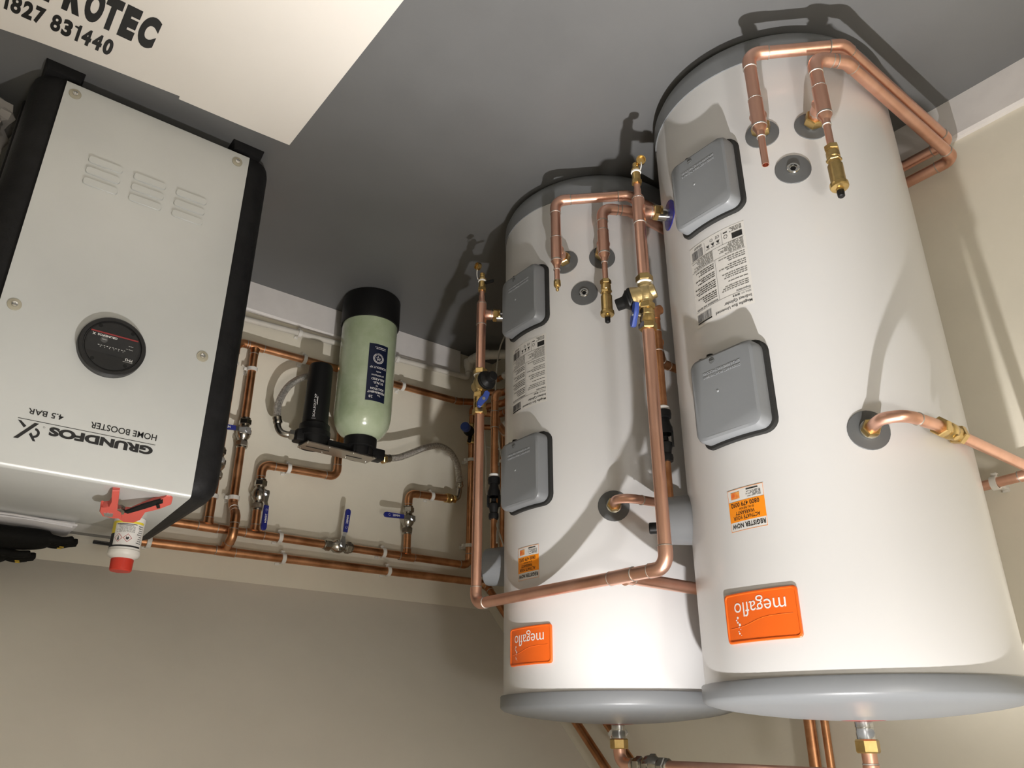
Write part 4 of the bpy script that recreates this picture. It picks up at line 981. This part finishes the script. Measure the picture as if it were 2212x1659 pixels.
# display
DX, DZ = -0.272, 0.722
dsp = part('display', lambda bm: lathe(bm, [(0.0725, 0.0), (0.0725, 0.016), (0.070, 0.0185), (0.063, 0.0185), (0.0615, 0.0145), (0.059, 0.0145), (0.0585, 0.0165), (0, 0.0165)], (DX, PYF, DZ), (0, -1, 0), 48), M_DISP, t, label='round black control display')
mpd = plane_map((DX, PYF-0.0168, DZ), (1, 0, 0), (0, 0, 1)); mpd2 = plane_map((DX, PYF-0.0172, DZ), (1, 0, 0), (0, 0, 1))
part('display_foil', lambda bm: poly(bm, [(-0.052, -0.026), (0.050, -0.026), (0.055, -0.012), (0.056, 0.005), (0.053, 0.022), (-0.053, 0.022), (-0.057, 0.0)], mpd), M_DGLASS, dsp, smooth=0)
part('red_stripe', lambda bm: rect(bm, -0.051, -0.0295, 0.102, 0.0035, mpd2), mat('dull_red_print', (0.25, 0.03, 0.03), 0.4), dsp, smooth=0)
def dpr(bm):
    mp = mpd2
    text(bm, 'PM2', -0.047, 0.0215, 0.016, 0.0062, mp, 0.0); text(bm, 'GRUNDFOS', -0.006, -0.0235, 0.042, 0.0052, mp, 0.02)
    text(bm, 'X', 0.040, -0.0235, 0.007, 0.0060, mp, 0.02); rect(bm, -0.048, 0.0195+0.0105, 0.021, 0.0005, mp)
    for k in range(10): rect(bm, -0.028+0.0062*k, 0.0035, 0.0034, 0.0010, mp)
    for k in range(6): rect(bm, -0.024+0.0098*k, 0.0065, 0.0009, 0.0022, mp)
    text(bm, 'Alarm', -0.043, -0.0110, 0.010, 0.0022, mp); text(bm, 'Pump on', -0.043, -0.0030, 0.014, 0.0026, mp)
    text(bm, 'Reset', 0.016, -0.0125, 0.009, 0.0024, mp)
part('lettering', dpr, mat('grey_white_print', (0.75, 0.75, 0.72), 0.4), dsp, smooth=0)
part('reset_button', lambda bm: lathe(bm, [(0.0078, 0.0), (0.0078, 0.0003), (0, 0.0003)], (DX+0.0205, PYF-0.0166, DZ-0.0113), (0, -1, 0), 22), mat('grey_button', (0.07, 0.07, 0.068), 0.4), dsp)
for x, z in ((-0.036, -0.044), (0.034, -0.044), (-0.034, 0.040), (0.036, 0.040)):
    part('screw_hole', lambda bm: lathe(bm, [(0.0045, 0.0), (0.0045, 0.0002), (0, 0.0002)], (DX+x, PYF-0.0167, DZ+z), (0, -1, 0), 14), mat('hole_black', (0.002, 0.002, 0.002), 0.9), dsp)
# printed badge on the panel
mpb = plane_map((0, PYF-0.0008, 0), (1, 0, 0), (0, 0, 1))
def badge(bm):
    text(bm, 'GRUNDFOS', -0.405, 0.9345, 0.214, 0.0205, mpb, 0.055, 5)
    ringp(bm, -0.1805, 0.939, 0.0016, 0.0020, mpb, 10)
    rect(bm, -0.408, 0.9285, 0.279, 0.0012, mpb)
    text(bm, 'HOME BOOSTER', -0.408, 0.9045, 0.141, 0.0148, mpb, 0.012, 4); text(bm, '4.5 BAR', -0.212, 0.9030, 0.068, 0.0128, mpb, 0.012, 4)
    # emblem: a bold stroke crossing a broken stroke
    poly(bm, [(-0.1700, 0.9335), (-0.1615, 0.9335), (-0.1300, 0.9735), (-0.1385, 0.9735)], mpb)
    poly(bm, [(-0.1715, 0.9735), (-0.1660, 0.9735), (-0.1560, 0.9600), (-0.1600, 0.9555)], mpb); poly(bm, [(-0.1440, 0.9480), (-0.1480, 0.9435), (-0.1360, 0.9335), (-0.1300, 0.9335)], mpb)
    ringp(bm, -0.1645, 0.9555, 0.0062, 0.0112, mpb, 14, R(95), R(265))
part('badge_lettering', badge, M_INK, pn, smooth=0)

# ------------------------------------------------------------------ things lying on the booster
ZT = PZ1
bx, by = -0.447, 2.155
t = thing('flux_bottle', 'squat white bottle with red cap and hazard label on the booster', 'bottle', (bx, by, ZT))
part('body', lambda bm: lathe(bm, [(0.0, 0.0), (0.034, 0.0), (0.0365, 0.003), (0.0365, 0.012), (0.0358, 0.0125), (0.0358, 0.083), (0.0375, 0.085), (0.0375, 0.093), (0.035, 0.098), (0.026, 0.103), (0.024, 0.106)], (bx, by, ZT), Z, 36), M_WPL, t)
part('cap', lambda bm: lathe(bm, [(0.0255, 0.104), (0.0265, 0.106), (0.0258, 0.131), (0.0235, 0.134), (0.0, 0.134)], (bx, by, ZT), Z, 32), M_RED, t)
BA = R(-66)
bl = part('label', lambda bm: rect(bm, -0.048, 0.0, 0.105, 0.067, cyl_map((bx, by), 0.0362, BA, ZT+0.0145), 20), M_LABEL, t)
def stripes(bm):
    mp = cyl_map((bx, by), 0.0366, BA, ZT+0.0145)
    rect(bm, -0.048, 0.000, 0.105, 0.0055, mp, 20); rect(bm, 0.026, 0.0, 0.030, 0.030, mp, 6)
part('yellow_band', stripes, mat('label_yellow', (0.72, 0.58, 0.04), 0.45), bl)
def blk(bm):
    mp = cyl_map((bx, by), 0.0368, BA, ZT+0.0145)
    rect(bm, -0.048, 0.0605, 0.105, 0.0040, mp, 20); rect(bm, 0.026, 0.030, 0.030, 0.031, mp, 6)
    rnd = random.Random(2)
    rect(bm, -0.027, 0.0075, 0.050, 0.0016, mp, 6); rect(bm, -0.020, 0.0110, 0.036, 0.0010, mp, 5)
    lines(bm, -0.024, 0.014, 0.045, 0.016, 7, mp, rnd, 0.28); lines(bm, -0.0465, 0.010, 0.016, 0.047, 9, mp, rnd, 0.30)
    for cx_, kind in ((0.0125, 0), (-0.0095, 1)):
        cy_ = 0.043
        if kind == 0:
            disc(bm, cx_, cy_-0.004+0.001, 0.0014, mp, 8); poly(bm, [(cx_-0.0012, cy_-0.001), (cx_+0.0016, cy_-0.001), (cx_+0.002, cy_+0.006), (cx_-0.002, cy_+0.006)], mp)
        else:
            poly(bm, [(cx_-0.004, cy_), (cx_-0.002, cy_-0.004), (cx_, cy_-0.001), (cx_+0.003, cy_-0.004), (cx_+0.004, cy_+0.002), (cx_, cy_+0.005)], mp)
part('black_print', blk, M_INK, bl)
def dia(bm):
    mp = cyl_map((bx, by), 0.0369, BA, ZT+0.0145)
    for cx_ in (0.0125, -0.0095):
        for s in range(4): 
            A = [(cx_+0.0105*math.cos(PI/2*k), 0.043+0.0105*math.sin(PI/2*k)) for k in (s, s+1)]; B = [(cx_+0.0092*math.cos(PI/2*k), 0.043+0.0092*math.sin(PI/2*k)) for k in (s+1, s)]
            poly(bm, A+B, mp)
part('hazard_diamond', dia, M_REDP, bl, smooth=0)
# pipe cutter leaning against the bottle
pn0 = Vector((0, 1.945, ZT+0.029)); tilt = R(22); nn = Vector((0, -math.sin(tilt), math.cos(tilt)))
EX = Vector((1, 0, 0)); EY = nn.cross(EX)
def pl2(u, v):
    q = onp(u, v, pn0, nn)-pn0; return (q.dot(EX), q.dot(EY))
t = thing('pipe_cutter', 'red ratchet pipe cutter lying in front of the bottle on the booster', 'pipe cutter', onp(270, 1100, pn0, nn))
def slab(name, px, material, d0, d1, parent, bev=0.002):
    return part(name, lambda bm: prism(bm, [pl2(*q) for q in px], pn0+nn*d0, EX, EY, d1-d0, bev), material, parent, smooth=40)
slab('jaw', [(243, 1057), (259, 1057), (254, 1100), (263, 1106), (262, 1117), (246, 1118), (222, 1113), (215, 1103), (217, 1092), (222, 1094), (234, 1092), (242, 1080), (242, 1066)], M_REDCUT, -0.014, 0.004, t)
hd_ = slab('handle', [(252, 1106), (280, 1108), (307, 1095), (343, 1082), (360, 1071), (369, 1072), (373, 1078), (370, 1090), (345, 1100), (313, 1108), (302, 1124), (287, 1130), (265, 1128), (250, 1118)], M_REDCUT, -0.016, 0.0, t)
slab('handle_slot', [(268, 1106), (310, 1090), (352, 1078), (352, 1086), (314, 1098), (276, 1109)], M_BLACK, -0.004, 0.0012, t, 0.0)
slab('blade', [(224, 1104), (245, 1106), (243, 1113), (226, 1111)], M_ZINC, -0.002, 0.0055, t, 0.0)
slab('ratchet_pawl', [(252, 1098), (262, 1097), (270, 1102), (268, 1110), (258, 1109), (252, 1103)], M_NICKEL, -0.01, 0.003, t, 0.001)
part('pivot_screw', lambda bm: lathe(bm, [(0.0045, 0), (0.0045, 0.006), (0.003, 0.0068), (0, 0.0068)], onp(233, 1106, pn0, nn), nn, 14), M_ZINC, t)
slab('stop_peg', [(337, 1088), (344, 1086), (346, 1095), (339, 1096)], M_BLACK, -0.002, 0.004, t, 0.001)

# manuals in a clear bag
for k, (x0, x1, y0, y1, rz) in enumerate(((-0.345, 0.0, 2.285, 2.49, 0.05), (-0.350, 0.01, 2.275, 2.485, 0.08), (-0.340, 0.02, 2.280, 2.49, 0.06))):
    bm = bmesh.new(); z0 = ZT+0.0005+0.0045*k; nx = 10
    top = []; 
    for z in (z0, z0+0.004):
        top.append([[bm.verts.new(Vector(((x0+(x1-x0)*i/nx), y0+(y1-y0)*j-rz*(x0+(x1-x0)*i/nx+0.2)*1.0*0.6, z+0.002*math.sin(i*0.9+k)*(1 if z > z0 else 0.4)))) for i in range(nx+1)] for j in (0, 1)])
    for i in range(nx):
        for L, fl in ((top[0], 1), (top[1], 0)):
            q = (L[0][i], L[0][i+1], L[1][i+1], L[1][i]); bm.faces.new(q[::-1] if fl else q)
        for j in (0, 1):
            q = (top[0][j][i], top[0][j][i+1], top[1][j][i+1], top[1][j][i]); bm.faces.new(q if j == 0 else q[::-1])
    for i in (0, nx):
        q = (top[0][0][i], top[0][1][i], top[1][1][i], top[1][0][i]); bm.faces.new(q)
    tag(fin('instruction_booklet', bm, M_PAPER, loc=((x0+x1)/2, (y0+y1)/2, z0), smooth=40), 'white paper booklet under the black gloves, %s of three stacked' % ('bottom', 'middle', 'topmost')[k], 'booklet', 'instruction booklets on the booster')
bm = bmesh.new(); rnd = random.Random(11); nx, ny = 22, 12; g = []
for j in range(ny+1):
    row = []
    for i in range(nx+1):
        x = -0.47+0.50*i/nx; y = 2.262+0.245*j/ny-0.03*(x+0.2)
        inside = 1.0 if (-0.36 < x < 0.03 and 2.27 < y < 2.49) else 0.0
        row.append(bm.verts.new((x, y, ZT+0.004+inside*0.0155+rnd.uniform(0, 0.004))))
    g.append(row)
for j in range(ny):
    for i in range(nx): bm.faces.new((g[j][i], g[j][i+1], g[j+1][i+1], g[j+1][i]))
tag(fin('clear_bag', bm, M_CLEAR, loc=(-0.2, 2.38, ZT), smooth=60), 'crumpled clear plastic bag spread over the booklets on the booster', 'plastic bag')
bm = bmesh.new(); box(bm, (-0.455, 2.475, ZT+0.006), (0.055, 0.010, 0.010), Matrix.Rotation(R(-4), 3, 'Z'), 0.002)
tag(fin('rubber_strip', bm, M_BLACK, loc=(-0.455, 2.475, ZT)), 'short black rubber strip beside the clear bag on the booster', 'strip')
# gloves
def glove(o, rz, label, curl, flip):
    bm = bmesh.new(); o = Vector(o)
    Mx = Matrix.Rotation(rz, 3, 'Z')
    def Lp(x, y, z): return o+Mx @ Vector((x, y*flip, z))
    tube(bm, spline([Lp(-0.135, 0, 0.030), Lp(-0.08, 0, 0.028), Lp(-0.02, 0.002, 0.027), Lp(0.03, 0.003, 0.023), Lp(0.052, 0.003, 0.019)], 5), 0.03, 18, [0.044+0.006*math.sin(k/20*PI)-0.0008*max(0, k-10) for k in range(21)], 0.58)
    for k, (y, L) in enumerate(((-0.032, 0.060), (-0.011, 0.072), (0.011, 0.068), (0.031, 0.052))):
        pts = [Lp(0.030, y*0.9, 0.020), Lp(0.052, y, 0.022), Lp(0.052+L*0.5, y*1.1, 0.022+curl*0.5), Lp(0.052+L, y*1.15, 0.013+curl)]
        pth = spline(pts, 4); tube(bm, pth, 0.011, 12, [0.0125-0.0035*i/(len(pth)-1) for i in range(len(pth))])
    pth = spline([Lp(-0.030, -0.030, 0.020), Lp(0.0, -0.052, 0.020), Lp(0.030, -0.066, 0.017)], 4); tube(bm, pth, 0.012, 12, [0.016-0.005*i/(len(pth)-1) for i in range(len(pth))])
    t = thing('work_glove', label, 'glove', (o.x, o.y, o.z), 'work gloves on the booster')
    b = fin('shell', bm, M_GLOVE, t, smooth=60)
    md = b.modifiers.new('remesh', 'REMESH'); md.mode = 'VOXEL'; md.voxel_size = 0.0035; md.use_smooth_shade = True
    part('yellow_mark', lambda bm: (box(bm, Lp(0.085, 0.012, 0.0345+curl*0.5), (0.010, 0.005, 0.002), Mx), box(bm, Lp(0.085, -0.010, 0.0345+curl*0.5), (0.010, 0.005, 0.002), Mx)), M_YEL, t, smooth=0)
    part('cuff_band', lambda bm: tube(bm, [Lp(-0.150, 0, 0.030), Lp(-0.122, 0, 0.030)], 0.046, 18, None, 0.60), M_GLOVE, t)
glove((-0.250, 2.360, ZT+0.018), R(176), 'black work glove with yellow finger marks, lying on the booklets', 0.004, 1)
glove((-0.165, 2.405, ZT+0.058), R(190), 'black work glove with yellow marks, heaped on top of the other glove', 0.010, -1)
# ------------------------------------------------------------------ on the floor
bm = bmesh.new()
far = [(-0.588, 1.792), (-0.45, 1.799), (-0.284, 1.804), (-0.283, 1.792), (-0.10, 1.806), (0.05, 1.822), (0.124, 1.834), (0.30, 1.848), (0.62, 1.856)]
edge_ = far+[(0.62, 0.95), (-0.597, 0.95)]
prism(bm, edge_, (0, 0, 0.0005), (1, 0, 0), (0, 1, 0), 0.004)
t = thing('sign_board', 'white plastic sign sheet with black lettering flat on the floor before the booster', 'sign', (0.0, 1.4, 0))
fin('sheet', bm, M_BOARD, t, smooth=0)
def sgn(bm):
    mp = plane_map((0, 0, 0.0050), (-1, 0, 0), (0, -1, 0))
    for ch, x0, x1 in (('P', -0.060, -0.025), ('R', -0.020, 0.018), ('O', 0.022, 0.060), ('T', 0.060, 0.095), ('E', 0.100, 0.134), ('C', 0.139, 0.179)):
        text(bm, ch, x0, -1.680, x1-x0, 0.109, mp, 0.075, 6)
    x = 0.104
    for ch in reversed('01827 831440'):
        if ch == ' ': x -= 0.011; continue
        if ch == '1':
            poly(bm, [(x-0.0085, -1.762), (x-0.0015, -1.762), (x-0.0015, -1.704), (x-0.0065, -1.704), (x-0.0085, -1.711)], mp)
            poly(bm, [(x-0.0085, -1.711), (x-0.0085, -1.719), (x-0.0155, -1.717), (x-0.0155, -1.7115)], mp)
            x -= 0.0190; continue
        w_ = 0.0205
        text(bm, ch, x-w_, -1.762, w_, 0.058, mp, 0.04 if ch == '8' else 0.055, 6); x -= w_+0.0033
part('lettering', sgn, M_INK, t, smooth=0)
bm = bmesh.new(); bmesh.ops.create_icosphere(bm, subdivisions=4, radius=1.0)
rnd = random.Random(21)
from mathutils import noise
for v in bm.verts:
    n = noise.noise(v.co*2.2)*0.22+noise.noise(v.co*6.0)*0.13+abs(noise.noise(v.co*11.0))*0.10
    v.co = v.co*(1+n); v.co = Vector((0.160+v.co.x*0.110, 2.12+v.co.y*0.13, max(0.001, 0.085+v.co.z*0.085)))
tag(fin('plastic_sack', bm, M_BAG, loc=(0.19, 2.16, 0), smooth=25), 'crumpled pale plastic sack on the floor beside the booster', 'sack')
